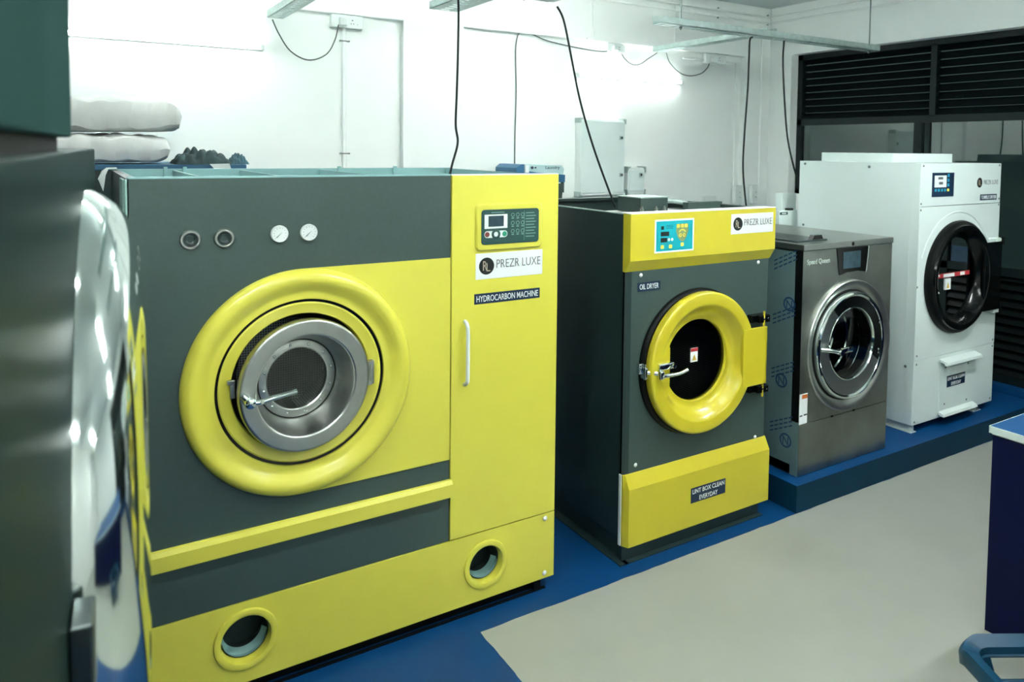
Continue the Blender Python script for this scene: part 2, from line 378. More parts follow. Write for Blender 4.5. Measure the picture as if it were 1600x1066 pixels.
# ------------------------------------------------------------------ room shell
XW = 6.68          # right wall face
def room():
    # floor: blue paint with the beige vinyl of the aisle
    m = mat('floor_paint_and_vinyl', (1, 1, 1), .45, spec=.3, bump=.06, bscale=25); nt = m.node_tree; b = nt.nodes['Principled BSDF']
    tc = nt.nodes.new('ShaderNodeTexCoord'); nz = nt.nodes.new('ShaderNodeTexNoise'); nz.inputs['Scale'].default_value = 5; nz.inputs['Detail'].default_value = 3
    nt.links.new(tc.outputs['Object'], nz.inputs['Vector'])
    sc = nt.nodes.new('ShaderNodeVectorMath'); sc.operation = 'MULTIPLY_ADD'; sc.inputs[1].default_value = (.022,)*3; sc.inputs[2].default_value = (-.011,)*3
    nt.links.new(nz.outputs['Color'], sc.inputs[0])
    ad = nt.nodes.new('ShaderNodeVectorMath'); nt.links.new(tc.outputs['Object'], ad.inputs[0]); nt.links.new(sc.outputs[0], ad.inputs[1])
    sp = nt.nodes.new('ShaderNodeSeparateXYZ'); nt.links.new(ad.outputs[0], sp.inputs[0])
    a = nt.nodes.new('ShaderNodeMath'); a.operation = 'GREATER_THAN'; a.inputs[1].default_value = 2.11; nt.links.new(sp.outputs[0], a.inputs[0])
    c = nt.nodes.new('ShaderNodeMath'); c.operation = 'LESS_THAN'; c.inputs[1].default_value = -.122; nt.links.new(sp.outputs[1], c.inputs[0])
    k = nt.nodes.new('ShaderNodeMath'); k.operation = 'MULTIPLY'; nt.links.new(a.outputs[0], k.inputs[0]); nt.links.new(c.outputs[0], k.inputs[1])
    def cn(c1, c2, s):
        n = nt.nodes.new('ShaderNodeTexNoise'); n.inputs['Scale'].default_value = s; n.inputs['Detail'].default_value = 6; nt.links.new(tc.outputs['Object'], n.inputs['Vector'])
        x = nt.nodes.new('ShaderNodeMix'); x.data_type = 'RGBA'; nt.links.new(n.outputs['Fac'], x.inputs[0]); x.inputs[6].default_value = (*c1, 1); x.inputs[7].default_value = (*c2, 1); return x
    be = cn((.285, .305, .265), (.345, .36, .32), 2.5); bl = cn((.0, .036, .125), (.001, .052, .175), 4)
    x = nt.nodes.new('ShaderNodeMix'); x.data_type = 'RGBA'; nt.links.new(k.outputs[0], x.inputs[0]); nt.links.new(bl.outputs[2], x.inputs[6]); nt.links.new(be.outputs[2], x.inputs[7])
    nt.links.new(x.outputs[2], b.inputs['Base Color'])
    struct('floor', MB().box(-1.8, 7.4, -4.6, 2.75, -.1, 0), m)
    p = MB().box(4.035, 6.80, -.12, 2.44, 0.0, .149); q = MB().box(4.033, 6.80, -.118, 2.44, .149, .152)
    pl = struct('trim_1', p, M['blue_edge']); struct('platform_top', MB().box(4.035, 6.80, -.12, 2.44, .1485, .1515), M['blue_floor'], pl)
    struct('ceiling', MB().box(-1.8, 7.4, -4.6, 2.75, 3.36, 3.46), M['ceiling'])
    # back wall with shallow recesses between the pilasters, beam above
    yb, yr = 2.395, 2.445
    wb = struct('wall_back', MB().box(-1.8, 7.4, yr, 2.65, 0, 3.36), M['wall'])
    struct('trim_3', MB().box(-1.8, XW, yb, yr, 2.865, 3.36, .004), M['wall'])
    for k, (x0, x1) in enumerate(((2.80, 3.285), (6.32, XW))):
        struct('trim_%d' % (4+k), MB().box(x0, x1, yb, yr, 0, 2.866), M['wall'])
    # right wall round the window and door opening
    g = MB().box(XW, XW+.2, 2.137, 2.65, 0, 3.36).box(XW, XW+.2, -4.6, 2.137, 2.885, 3.36).box(XW, XW+.2, .95, 2.137, 0, 1.545).box(XW, XW+.2, -4.6, -1.6, 0, 2.885)
    struct('wall_right', g, M['wall'])
    struct('wall_left', MB().box(-1.9, -1.8, -4.6, 2.65, 0, 3.36), M['wall_side'])
    struct('wall_front', MB().box(-1.8, 7.4, -4.7, -4.6, 0, 3.36), M['wall_side'])
    xf = 6.80
    # window band: louvered transom over dark glass
    fr = MB(); fr.box(xf-.02, xf+.04, 2.085, 2.137, 1.545, 2.885)
    fr.box(xf-.02, xf+.04, -1.6, 2.137, 2.835, 2.885).box(xf-.02, xf+.045, -1.6, 2.137, 2.205, 2.265)
    fr.box(xf-.02, xf+.04, .775, .825, 2.25, 2.85).box(xf-.02, xf+.04, -.65, -.60, 2.25, 2.85)
    fr.box(xf-.02, xf+.04, .95, 2.137, 1.545, 1.59)
    wf = struct('window_1', fr, M['frame'])
    sl = MB(); 
    for y0, y1 in ((.825, 2.085), (-.60, .775), (-1.6, -.65)):
        z = 2.275
        while z < 2.84:
            sl.prism([(xf-.012, z-.012), (xf-.006, z-.018), (xf+.035, z+.038), (xf+.029, z+.044)], 'y', y0, y1) if False else sl.add(
                [(xf-.012, y0, z-.010), (xf-.012, y1, z-.010), (xf+.035, y1, z+.048), (xf+.035, y0, z+.048), (xf-.006, y0, z-.016), (xf-.006, y1, z-.016), (xf+.041, y1, z+.042), (xf+.041, y0, z+.042)],
                [[0, 1, 2, 3], [7, 6, 5, 4], [0, 4, 5, 1], [3, 2, 6, 7], [0, 3, 7, 4], [1, 5, 6, 2]])
            z += .0655
    struct('louver_slats', sl, M['slat'], wf)
    struct('window_glass', MB().box(xf+.005, xf+.011, .95, 2.085, 1.59, 2.21), M['glass_dark'], wf)
    # glazed door leaf with louvers below, right of the tall white machine
    df = MB().box(xf-.02, xf+.04, .88, .95, .20, 2.205).box(xf-.01, xf+.03, .82, .86, .2, 2.205).box(xf-.02, xf+.04, -.70, -.63, .2, 2.205).box(xf-.02, xf+.04, -1.6, .88, .18, .26).box(xf-.02, xf+.04, -1.6, .88, 1.02, 1.08)
    dd = struct('door_1', df, M['frame'])
    struct('door_glass', MB().box(xf+.005, xf+.011, -1.6, .95, 1.08, 2.21), M['glass_dark'], dd)
    dl = MB(); z = .275
    while z < 1.0:
        for y0, y1 in ((-.63, .82), (-1.6, -.70)):
            dl.add([(xf-.012, y0, z-.010), (xf-.012, y1, z-.010), (xf+.035, y1, z+.048), (xf+.035, y0, z+.048), (xf-.006, y0, z-.016), (xf-.006, y1, z-.016), (xf+.041, y1, z+.042), (xf+.041, y0, z+.042)],
                   [[0, 1, 2, 3], [7, 6, 5, 4], [0, 4, 5, 1], [3, 2, 6, 7], [0, 3, 7, 4], [1, 5, 6, 2]])
        z += .0655
    struct('door_slats', dl, M['slat'], dd)
    struct('door_kerb', MB().box(XW, xf+.05, -1.6, .95, 0, .20), M['blue_floor'], dd)
    struct('trim_2', MB().box(6.9, 9.4, -4.6, 3.2, -.02, 0), M['void'])
room()

# ------------------------------------------------------------------ machine 1: big yellow and grey dry-cleaning machine
def hydrocarbon():
    X0, X1, X2, Y1, Z0, Z1 = .883, 2.025, 2.54, 1.09, .05, 1.842
    T = empty('dry_cleaning_machine', (1.71, .55, 0), 'largest machine, yellow and dark grey, marked HYDROCARBON MACHINE', 'laundry machine')
    g = MB()
    # carcass: side walls, back, floor of open top
    g.box(X0+.004, X0+.03, .02, Y1, Z0+.03, Z1-.004).box(X2-.03, X2-.002, .012, Y1, Z0+.03, Z1-.004).box(X0+.03, X2-.03, Y1-.03, Y1, Z0+.03, Z1-.002)
    g.box(X0+.03, X2-.03, .03, Y1-.03, Z0+.03, Z0+.06)
    obj('body', g, M['dark'], T)
    li = MB().box(X0+.03, X2-.03, Y1-.034, Y1-.03, 1.60, Z1-.001).box(X0+.03, X0+.034, .03, Y1-.034, 1.6, Z1-.003).box(X2-.034, X2-.03, .03, Y1-.034, 1.6, Z1-.003).box(X0+.03, X2-.03, .03, Y1-.03, 1.70, 1.705)
    li.box(X0+.002, X2-.001, Y1-.031, Y1+.001, Z1-.004, Z1)
    obj('top_tray', li, M['teal_in'], T, label='pale teal open tray behind the front rim')
    for x in (1.13, 1.42, 1.80):
        obj('tray_partition', MB().box(x, x+.012, .08, Y1-.04, 1.70, Z1-.006), M['teal_in'], T)
    for x, y in ((1.10, 1.04), (1.18, 1.04), (1.90, 1.04), (2.20, 1.04)):
        obj('tray_post', MB().box(x-.008, x+.008, y-.008, y+.008, 1.70, Z1+.010), M['teal_in'], T)
    obj('side_flange', MB().box(X0-.004, X0+.004, .16, .34, Z0+.06, Z1-.01).box(X0-.006, X0+.004, .0, .03, Z0+.06, Z1-.003), M['green_print'], T, label='pale edge strip on the left side')
    # front grey panel with the round opening
    cx, cz = 1.437, 1.10
    obj('front_panel', MB().holeplate(X0, X1-.002, .60, Z1, cx, cz, .39, 0.0, .02, 120), M['grey'], T)
    obj('front_rim', MB().box(X0, X1-.002, -.001, .024, Z1-.001, Z1+.005), M['teal_in'], T)
    yp = MB().holeplate(cx-.01, X1-.002, cz-.414, cz+.412, cx, cz, .39, -.004, .0, 60, -PI/2, PI/2)
    obj('yellow_panel', yp, M['yellow'], T, label='yellow panel running from the ring to the seam')
    # lower grey strip, projecting yellow rail, kick panel with two ports
    obj('lower_panel', MB().box(X0, X1-.002, -.0, .02, .345, .60), M['grey'], T)
    obj('rail', MB().prism([(0, .528), (-.022, .536), (-.022, .588), (-.010, .602), (0, .604)], 'x', X0, X1+.006), M['yellow'], T)
    xm = 1.72
    kp = MB().holeplate(X0, xm, Z0, .343, 1.232, .208, .088, -.004, .016, 72).holeplate(xm, X2, Z0, .343, 2.195, .200, .082, -.004, .016, 72)
    obj('kick_panel', kp, M['yellow'], T)
    for i, (px, pz, r) in enumerate(((1.232, .208, .088), (2.195, .200, .082))):
        ring = obj('porthole_ring', MB().lathe((px, -.004, pz), [(r+.022, -.001), (r+.019, .007), (r+.008, .010), (r-.002, .006), (r-.006, -.008), (r-.006, -.03)], 72), M['yellow'], T)
        obj('porthole_well', MB().lathe((px, -.004, pz), [(r-.004, -.02), (r-.004, -.12)], 48).disc((px, .12, pz), r), M['dark'], ring)
        obj('porthole_pipe', MB().lathe((px, -.004, pz), [(r-.012, -.025), (r-.005, -.05), (r-.02, -.07)], 40, a0=PI*1.05, a1=PI*1.95), M['teal_in'], ring)
    # right-hand yellow door column
    obj('cabinet_door', MB().box(X1+.002, X2, -.006, .016, .347, Z1+.001, .003), M['yellow'], T)
    obj('cabinet_door_rim', MB().box(X1+.002, X2, -.003, .024, Z1, Z1+.004), M['ink_white'], T, label='pale top edge')
    h = MB().tube([(2.088, -.004, 1.247), (2.088, -.026, 1.236), (2.088, -.034, 1.20), (2.088, -.034, 1.03), (2.088, -.026, .998), (2.088, -.004, .986)], .0085, 10, 6)
    obj('door_handle', h, M['plastic'], T, label='pale grey bar handle')
    screws(T, [(2.49, .322), (2.49, .075)], -.006, .011)
    # ring: domed lip, groove, flat inner annulus, recess
    prof = [(.412, -.002), (.412, .006), (.407, .020), (.396, .033), (.381, .039), (.364, .036), (.348, .026), (.334, .016), (.322, .011), (.312, .013), (.303, .012), (.300, -.01)]
    obj('door_surround', MB().lathe((cx, 0, cz), prof, 128), M['yellow'], T)
    obj('groove_seal', MB().lathe((cx, 0, cz), [(.304, .002), (.299, .006), (.292, .004), (.288, -.01)], 128), M['blackgloss'], T)
    obj('inner_ring', MB().lathe((cx, 0, cz), [(.293, -.008), (.292, .003), (.286, .006), (.258, -.002), (.250, -.004), (.246, -.012), (.246, -.05)], 128), M['yellow'], T)
    obj('recess', MB().lathe((cx, 0, cz), [(.247, -.03), (.247, -.16), (.20, -.165)], 96), M['void'], T)
    # inner drum seen through the glass
    dm = MB().lathe((cx, 0, cz), [(.22, -.17), (.30, -.20), (.30, -.62)], 96)
    dr = obj('drum', dm, M['drum'], T); obj('drum_back', MB().disc((cx, .62, cz), .30), M['drum'], dr)
    for a in (40, 160, 280):
        t = math.radians(a); c, s_ = math.cos(t), math.sin(t)
        P = [(cx+.30*math.cos(t+d), cz+.30*math.sin(t+d)) for d in (-.22, .22)]+[(cx+.22*c, cz+.22*s_)]
        obj('drum_baffle', MB().prism(P, 'y', .20, .61), M['steel'], dr)
    # steel door, slightly ajar on its right hinge
    D = bpy.data.objects.new('loading_door', bpy.data.meshes.new('loading_door'))
    hx = cx+.235
    ang = math.radians(5.0)
    def rotp(v):
        x, y = v[0]-hx, v[1]; return (hx+x*math.cos(ang)-y*math.sin(ang), x*math.sin(ang)*1.0+y*math.cos(ang)-.012, v[2])
    def rot(mb): mb.v = [rotp(v) for v in mb.v]; return mb
    dc = (cx, -.006, cz-.002)
    D = obj('loading_door', rot(MB().lathe(dc, [(.146, -.104), (.200, -.080), (.228, -.045), (.236, -.025), (.238, .0), (.237, .009), (.234, .0135), (.230, .015), (.227, .0152), (.188, .0152), (.185, .015), (.181, .0125), (.179, .008), (.176, .0), (.162, -.045), (.146, -.090), (.141, -.100)], 120)), M['steel_door'], T, label='steel porthole door standing slightly ajar')
    obj('glass_clamp_ring', rot(MB().lathe(dc, [(.143, -.099), (.143, -.090), (.140, -.088), (.116, -.088), (.112, -.092), (.112, -.110)], 96)), M['steel_door'], D)
    obj('door_gasket', rot(MB().lathe(dc, [(.147, -.096), (.1445, -.088), (.142, -.092)], 96)), M['black'], D)
    for i in range(12):
        t = 2*PI*(i+.4)/12; x, z = dc[0]+.128*math.cos(t), dc[2]+.128*math.sin(t)
        obj('clamp_screw', rot(MB().lathe((x, dc[1]+.088, z), [(0, .004), (.004, .003), (.006, 0)], 8)), M['chrome'], D)
    obj('door_glass', rot(MB().disc((dc[0], dc[1]+.102, dc[2]), .114)), M['glass_door'], D)
    px, pz = cx-.212, cz-.012
    obj('door_latch', rot(MB().cyl((px, -.018, pz), (px, -.060, pz), .017, 20, .014).lathe((px, -.060, pz), [(.020, 0), (.019, .008), (.010, .014), (0, .015)], 20)
        .tube([(px, -.058, pz), (px+.03, -.064, pz-.002), (px+.08, -.066, pz+.006), (px+.155, -.066, pz+.014)], .0095, 10, 6).tube([(px, -.052, pz), (px-.015, -.05, pz+.018), (px-.022, -.045, pz+.026)], .010, 10, 4).cyl((px+.035, -.073, pz), (px+.035, -.078, pz), .006, 10)), M['chrome'], D, label='chrome lever handle')
    obj('latch_bracket', MB().box(cx-.252, cx-.236, -.012, .0, cz-.02, cz+.045, .002).box(cx-.262, cx-.236, -.016, -.006, cz+.03, cz+.045, .002), M['steel'], T)
    obj('hinge', MB().box(cx+.238, cx+.262, -.018, .002, cz-.045, cz+.045, .002).cyl((cx+.240, -.022, cz-.03), (cx+.240, -.022, cz+.03), .007).box(cx+.236, cx+.25, -.026, -.01, cz+.03, cz+.045).box(cx+.236, cx+.25, -.026, -.01, cz-.045, cz-.03), M['steel'], T)
    # sight glasses and gauges
    for x, z in ((1.066, 1.637), (1.172, 1.637)):
        s_ = obj('sight_glass', MB().lathe((x, 0, z), [(.033, -.001), (.033, .008), (.030, .012), (.024, .012), (.021, .006), (.021, -.02)], 40), M['steel_door'], T)
        obj('sight_well', MB().disc((x, -.0025, z), .0215).lathe((x, 0, z), [(.010, .003), (.014, .006), (.018, .003)], 24), M['dark'], s_)
    for x, z in ((1.355, 1.642), (1.458, 1.642)):
        s_ = obj('pressure_gauge', MB().lathe((x, 0, z), [(.030, -.001), (.030, .010), (.028, .013), (.026, .011)], 40).disc((x, -.010, z), .0265), M['plastic'], T, label='round white pressure gauge')
        n = MB().add([(x-.013, -.0115, z-.012), (x-.010, -.0115, z-.014), (x+.011, -.0115, z+.009)], [[0, 1, 2]])
        for k in range(11):
            t = math.radians(225-27*k); c, q = math.cos(t), math.sin(t)
            n.add([(x+c*.019-q*.0007, -.0112, z+q*.019+c*.0007), (x+c*.019+q*.0007, -.0112, z+q*.019-c*.0007), (x+c*.023+q*.0007, -.0112, z+q*.023-c*.0007), (x+c*.023-q*.0007, -.0112, z+q*.023+c*.0007)], [[0, 1, 2, 3]])
        obj('gauge_needle', n, M['ink_grey'], s_)
    # control panel
    bz = obj('control_bezel', MB().rrect(2.132, 2.452, 1.530, 1.725, -.016, -.005, .022, .006), M['yellow'], T)
    cp = obj('control_panel', MB().rrect(2.155, 2.432, 1.556, 1.700, -.0185, -.015, .014, .001), M['green_panel'], T, label='dark green control panel with small display')
    y = -.0187
    def rec(a, b, c, d, yy=y): return MB().box(a, b, yy-.0008, yy, c, d)
    sf = obj('screen_frame', rec(2.168, 2.276, 1.622, 1.680), M['plastic'], cp); obj('screen', rec(2.186, 2.258, 1.630, 1.674, y-.0008), M['lcd'], sf)
    kb = obj('key_strip', MB().rrect(2.168, 2.276, 1.584, 1.612, y-.0008, y, .013), M['plastic'], cp)
    obj('stop_button', MB().lathe((2.181, y-.0008, 1.598), [(0, .001), (.010, .001), (.011, 0)], 20), M['redbtn'], cp)
    obj('start_button', MB().lathe((2.263, y-.0008, 1.598), [(0, .001), (.010, .001), (.011, 0)], 20), M['greenbtn'], cp)
    obj('arrow_pad', MB().lathe((2.222, y-.0009, 1.598), [(.010, .0006), (.020, .0006), (.021, 0)], 24), M['green_panel'], cp)
    for i in range(3):
        for j in range(3):
            x, z = 2.302+.024*i, 1.675-.034*j
            kk = MB().lathe((x, y, z), [(.0065, .0004), (.0085, .0004)], 16)
            kk.box(x-.006, x+.006, y-.0004, y, z-.0155, z-.012)
            obj('round_key', kk, M['green_print'], cp)
    ln = MB().box(2.358, 2.359, y-.0004, y, 1.566, 1.690)
    for k in range(9): ln.box(2.366, 2.366+(.05 if k % 2 else .042), y-.0004, y, 1.680-.0125*k, 1.6828-.0125*k)
    ln.box(2.20, 2.262, y-.0004, y, 1.6865, 1.6895)
    obj('printed_lines', ln, M['green_print'], cp)
    logo_sign(T, 2.135, 2.459, 1.413, 1.520, -.006)
    label_plate(T, 2.130, 2.447, 1.311, 1.354, -.006, ['HYDROCARBON MACHINE'], .03)
    obj('plinth', MB().box(X0+.03, 2.49, .03, Y1-.04, 0, Z0+.03).box(X0+.01, 2.50, .0, .012, 0.0, .006).box(2.44, 2.475, .002, .03, 0.006, .04), M['black'], T)
hydrocarbon()

# ------------------------------------------------------------------ machine 2: oil dryer
def oil_dryer():
    X0, X1, Y1, Z0, Z1 = 2.922, 3.897, 1.07, .075, 1.655
    T = empty('oil_dryer', (3.41, .53, 0), 'yellow and dark grey dryer with round yellow door, marked OIL DRYER', 'laundry machine')
    g = MB().box(X0, X0+.02, .0, Y1, Z0+.03, Z1-.004).box(X1-.02, X1, .0, Y1, Z0+.03, Z1-.004).box(X0+.02, X1-.02, Y1-.02, Y1, Z0+.03, Z1-.004).box(X0+.02, X1-.02, .03, Y1-.02, Z0+.03, Z0+.06)
    g.box(X0+.02, X0+.05, .0, Y1-.02, Z1-.02, Z1-.004).box(X1-.05, X1-.02, .0, Y1-.02, Z1-.02, Z1-.004).box(X0+.02, X1-.02, Y1-.05, Y1-.02, Z1-.02, Z1-.004)
    obj('body', g, M['dark'], T)
    obj('top_edge', MB().box(X0-.001, X0+.004, .0, Y1, Z1-.005, Z1-.001), M['green_print'], T)
    obj('top_deck', MB().box(X0+.02, X1-.02, .02, Y1-.4, Z1-.055, Z1-.05), M['steel'], T, label='pale metal deck inside the open top')
    obj('junction_box', MB().box(3.40, 3.60, .46, .66, Z1-.05, Z1+.03, .003), M['grey'], T)
    obj('junction_lid', MB().box(3.395, 3.605, .455, .665, Z1+.03, Z1+.036), M['galv'], T)
    obj('wire_conduit', MB().tube([(3.60, .55, Z1-.0), (3.70, .54, Z1+.003), (3.80, .52, Z1-.012)], .014, 10, 4), M['galv'], T)
    obj('bracket', MB().box(3.60, 3.86, .30, .34, Z1-.05, Z1+.012), M['grey2'], T)
    for x in (3.36, 3.46, 3.52): obj('terminal', MB().cyl((x, .40, Z1-.05), (x, .40, Z1-.01), .006, 10).cyl((x, .40, Z1-.035), (x, .40, Z1-.02), .011, 8), M['steel_door'], T)
    # front
    cx, cz = 3.385, .905
    obj('front_panel', MB().holeplate(X0+.035, X1-.005, .36, 1.46, cx, cz, .335, -.008, .01, 110), M['grey2'], T)
    obj('front_corner', MB().prism([(X0, .0), (X0+.012, -.006), (X0+.035, -.008), (X0+.035, .012), (X0, .012)], 'z', .10, 1.46), M['dark'], T)
    tp = [(.012, 1.383), (-.008, 1.383), (-.042, 1.437), (-.042, 1.655), (.012, 1.657)]
    obj('top_fascia', MB().prism(tp, 'x', X0-.004, X1+.004), M['yellow_warm'], T)
    obj('fascia_lip', MB().box(X0-.004, X1+.004, -.043, .03, Z1, Z1+.004), M['ink_white'], T, label='pale upper lip')
    bp = MB(); A = [(-.008, .078), (-.042, .078), (-.042, .355), (-.010, .418), (.012, .418), (.012, .078)]
    n = len(A); xa, xb = X0, X1+.004
    vs = []
    for x, ins in ((xa, 0), (xa+.014, 1), (xb, 1)):
        for (y, z) in A: vs.append((x, y if (ins or y > -.02) else -.014, z))
    fs = [list(range(n)), list(range(3*n-1, 2*n-1, -1))]+[[k*n+i, k*n+(i+1) % n, (k+1)*n+(i+1) % n, (k+1)*n+i] for k in range(2) for i in range(n)]
    bp.add(vs, fs); obj('lint_panel', bp, M['yellow_warm'], T, label='yellow lower panel with chamfered top')
    obj('corner_strip', MB().box(X0-.006, X0-.001, -.004, .012, .078, .42), M['plastic'], T)
    screws(T, [(3.012, 1.362), (3.815, 1.366), (3.00, .452), (3.825, .425)], -.008, .010)
    # door
    obj('gasket', MB().lathe((cx-.012, 0, cz), [(.362, .0), (.366, .012), (.362, .024), (.352, .032), (.335, .03), (.33, .0)], 110), M['black'], T)
    dd = obj('round_door', MB().lathe((cx, 0, cz), [(.348, .022), (.352, .034), (.352, .062), (.349, .068), (.344, .0715), (.338, .0725), (.296, .0725), (.291, .0715), (.284, .067), (.270, .050), (.255, .030), (.238, .014), (.222, .008), (.208, .010), (.204, .002), (.204, -.02)], 120), M['yellow_warm'], T, label='round yellow door with deep dished rim')
    # flat web on the latch side and hinge plate on the right
    P = []
    for i in range(13):
        t = math.radians(150+60*i/12); P.append((cx+.298*math.cos(t), cz+.298*math.sin(t)))
    P2 = [(cx-.236, cz-.105), (cx-.236, cz+.105)]
    obj('latch_web', MB().prism(P+P2, 'y', -.070, -.010), M['yellow_warm'], dd)
    obj('hinge_plate', MB().box(cx+.262, cx+.436, -.074, -.058, cz-.168, cz+.132, .002).box(cx+.43, cx+.437, -.074, -.052, cz-.168, cz+.132), M['yellow_warm'], dd)
    obj('door_glass', MB().disc((cx, .004, cz), .206), M['glass_smoke'], dd)
    st = obj('warning_sticker', MB().box(3.350, 3.398, -.001, .002, .895, .965), M['ink_white'], dd, label='white warning sticker with red header')
    obj('sticker_header', MB().box(3.350, 3.398, -.0022, -.001, .948, .965), M['red'], st)
    obj('sticker_triangle', MB().add([(3.360, -.0022, .903), (3.388, -.0022, .903), (3.374, -.0022, .935)], [[0, 1, 2]]), M['amber'], st)
    for z in (1.075, .702):
        hb = obj('hinge_bracket', MB().box(cx+.355, cx+.472, -.040, -.006, z-.020, z+.020, .004).box(cx+.395, cx+.472, -.062, -.038, z-.020, z+.018, .003), M['blackgloss'], T)
        for q in (.425, .455): obj('bracket_screw', MB().lathe((cx+q, -.062, z), [(0, .003), (.006, .002), (.006, 0)], 10), M['chrome'], hb)
        obj('hinge_pin', MB().cyl((cx+.428, -.058, z-.04), (cx+.428, -.058, z+.04), .006, 10), M['yellow_warm'], hb)
    L = obj('latch', MB().box(2.995, 3.05, -.030, -.008, .895, .945, .003).box(3.01, 3.03, -.055, -.02, .875, .93, .003).cyl((3.03, -.045, .905), (3.075, -.075, .90), .013, 12)
            .cyl((3.02, -.04, .945), (3.02, -.04, .87), .007, 10).box(3.07, 3.165, -.086, -.070, .915, .945, .004).box(3.065, 3.09, -.10, -.070, .875, .915, .004).cyl((3.155, -.09, .93), (3.155, -.098, .93), .010, 12), M['chrome'], T, label='chrome toggle latch')
    obj('latch_lever', MB().tube([(3.08, -.095, .888), (3.13, -.10, .892), (3.17, -.115, .897), (3.21, -.13, .915)], .0085, 10, 6).box(3.085, 3.16, -.104, -.094, .882, .900, .003), M['chrome'], L)
    # drum
    dr = obj('drum', MB().lathe((cx, 0, cz), [(.31, -.03), (.36, -.05), (.36, -.78)], 96), M['drum_dark'], T)
    obj('drum_back', MB().disc((cx, .78, cz), .36), M['drum_dark'], dr)
    for a in (20, 140, 260):
        t = math.radians(a)
        Q = [(cx+.36*math.cos(t+d), cz+.36*math.sin(t+d)) for d in (-.14, .14)]+[(cx+.25*math.cos(t), cz+.25*math.sin(t))]
        obj('drum_baffle', MB().prism(Q, 'y', .05, .77), M['steel_dark'], dr)
    # control panel
    y = -.042
    cf = obj('control_frame', MB().box(3.062, 3.312, y-.002, y, 1.466, 1.624), M['ink_white'], T)
    cp = obj('control_panel', MB().box(3.071, 3.303, y-.003, y-.002, 1.474, 1.616), M['cyan'], T, label='cyan membrane control panel in a white frame')
    y -= .003
    def R(a, b, c, d, h=.0006): return MB().box(a, b, y-h, y, c, d)
    bl = MB().box(3.078, 3.297, y-.0004, y, 1.480, 1.4805).box(3.078, 3.0785, y-.0004, y, 1.48, 1.61).box(3.2965, 3.297, y-.0004, y, 1.48, 1.61).box(3.078, 3.297, y-.0004, y, 1.6095, 1.61)
    for k in range(3): bl.box(3.13, 3.175, y-.0004, y, 1.580+.007*k, 1.582+.007*k)
    obj('printed_lines', bl, M['navy'], cp)
    obj('indicator_window', R(3.100, 3.117, 1.576, 1.593), M['logo_black'], cp)
    obj('display', R(3.098, 3.150, 1.545, 1.566), M['logo_black'], cp); obj('display', R(3.098, 3.138, 1.516, 1.537), M['logo_black'], cp)
    obj('key_field', MB().prism([(3.196, 1.600), (3.272, 1.600), (3.274, 1.565), (3.262, 1.535), (3.244, 1.515), (3.228, 1.515), (3.206, 1.535), (3.194, 1.565)], 'y', y-.0005, y), M['olive'], cp)
    for x, z in ((3.208, 1.590), (3.234, 1.590), (3.258, 1.590), (3.235, 1.500), (3.108, 1.494), (3.160, 1.494)):
        obj('square_key', MB().rrect(x-.010, x+.010, z-.009, z+.009, y-.0012, y, .004), M['yel_btn'], cp)
    for x, z in ((3.222, 1.545), (3.246, 1.545)):
        obj('round_key', MB().lathe((x, y, z), [(.004, .001), (.0095, .001), (.010, 0)], 18), M['yel_btn'], cp)
    for x, z in ((3.150, 1.527), (3.170, 1.527)):
        obj('round_key', MB().lathe((x, y, z), [(.002, .001), (.0068, .001), (.007, 0)], 18), M['plastic'], cp)
    obj('arc_key', MB().lathe((3.234, y, 1.548), [(.020, .0012), (.027, .0012)], 14, a0=.5, a1=PI-.5), M['yel_btn'], cp)
    logo_sign(T, 3.568, 3.880, 1.530, 1.632, -.042)
    label_plate(T, 2.993, 3.133, 1.285, 1.327, -.008, ['OIL DRYER'], .08)
    label_plate(T, 3.332, 3.572, .196, .272, -.042, ['LINT BOX CLEAN', 'EVERYDAY'], .04)
    b = MB().box(X0+.02, X1-.03, .0, Y1-.02, .0, Z0+.03)
    b.box(X0+.0, X1-.035, -.040, .0, 0, .006).box(X0+.0, X1-.04, -.012, .0, .0, .075).box(X0-.03, X0+.02, -.04, Y1, 0, .006)
    obj('base_frame', b, M['dark'], T, label='dark angle-iron base')
oil_dryer()

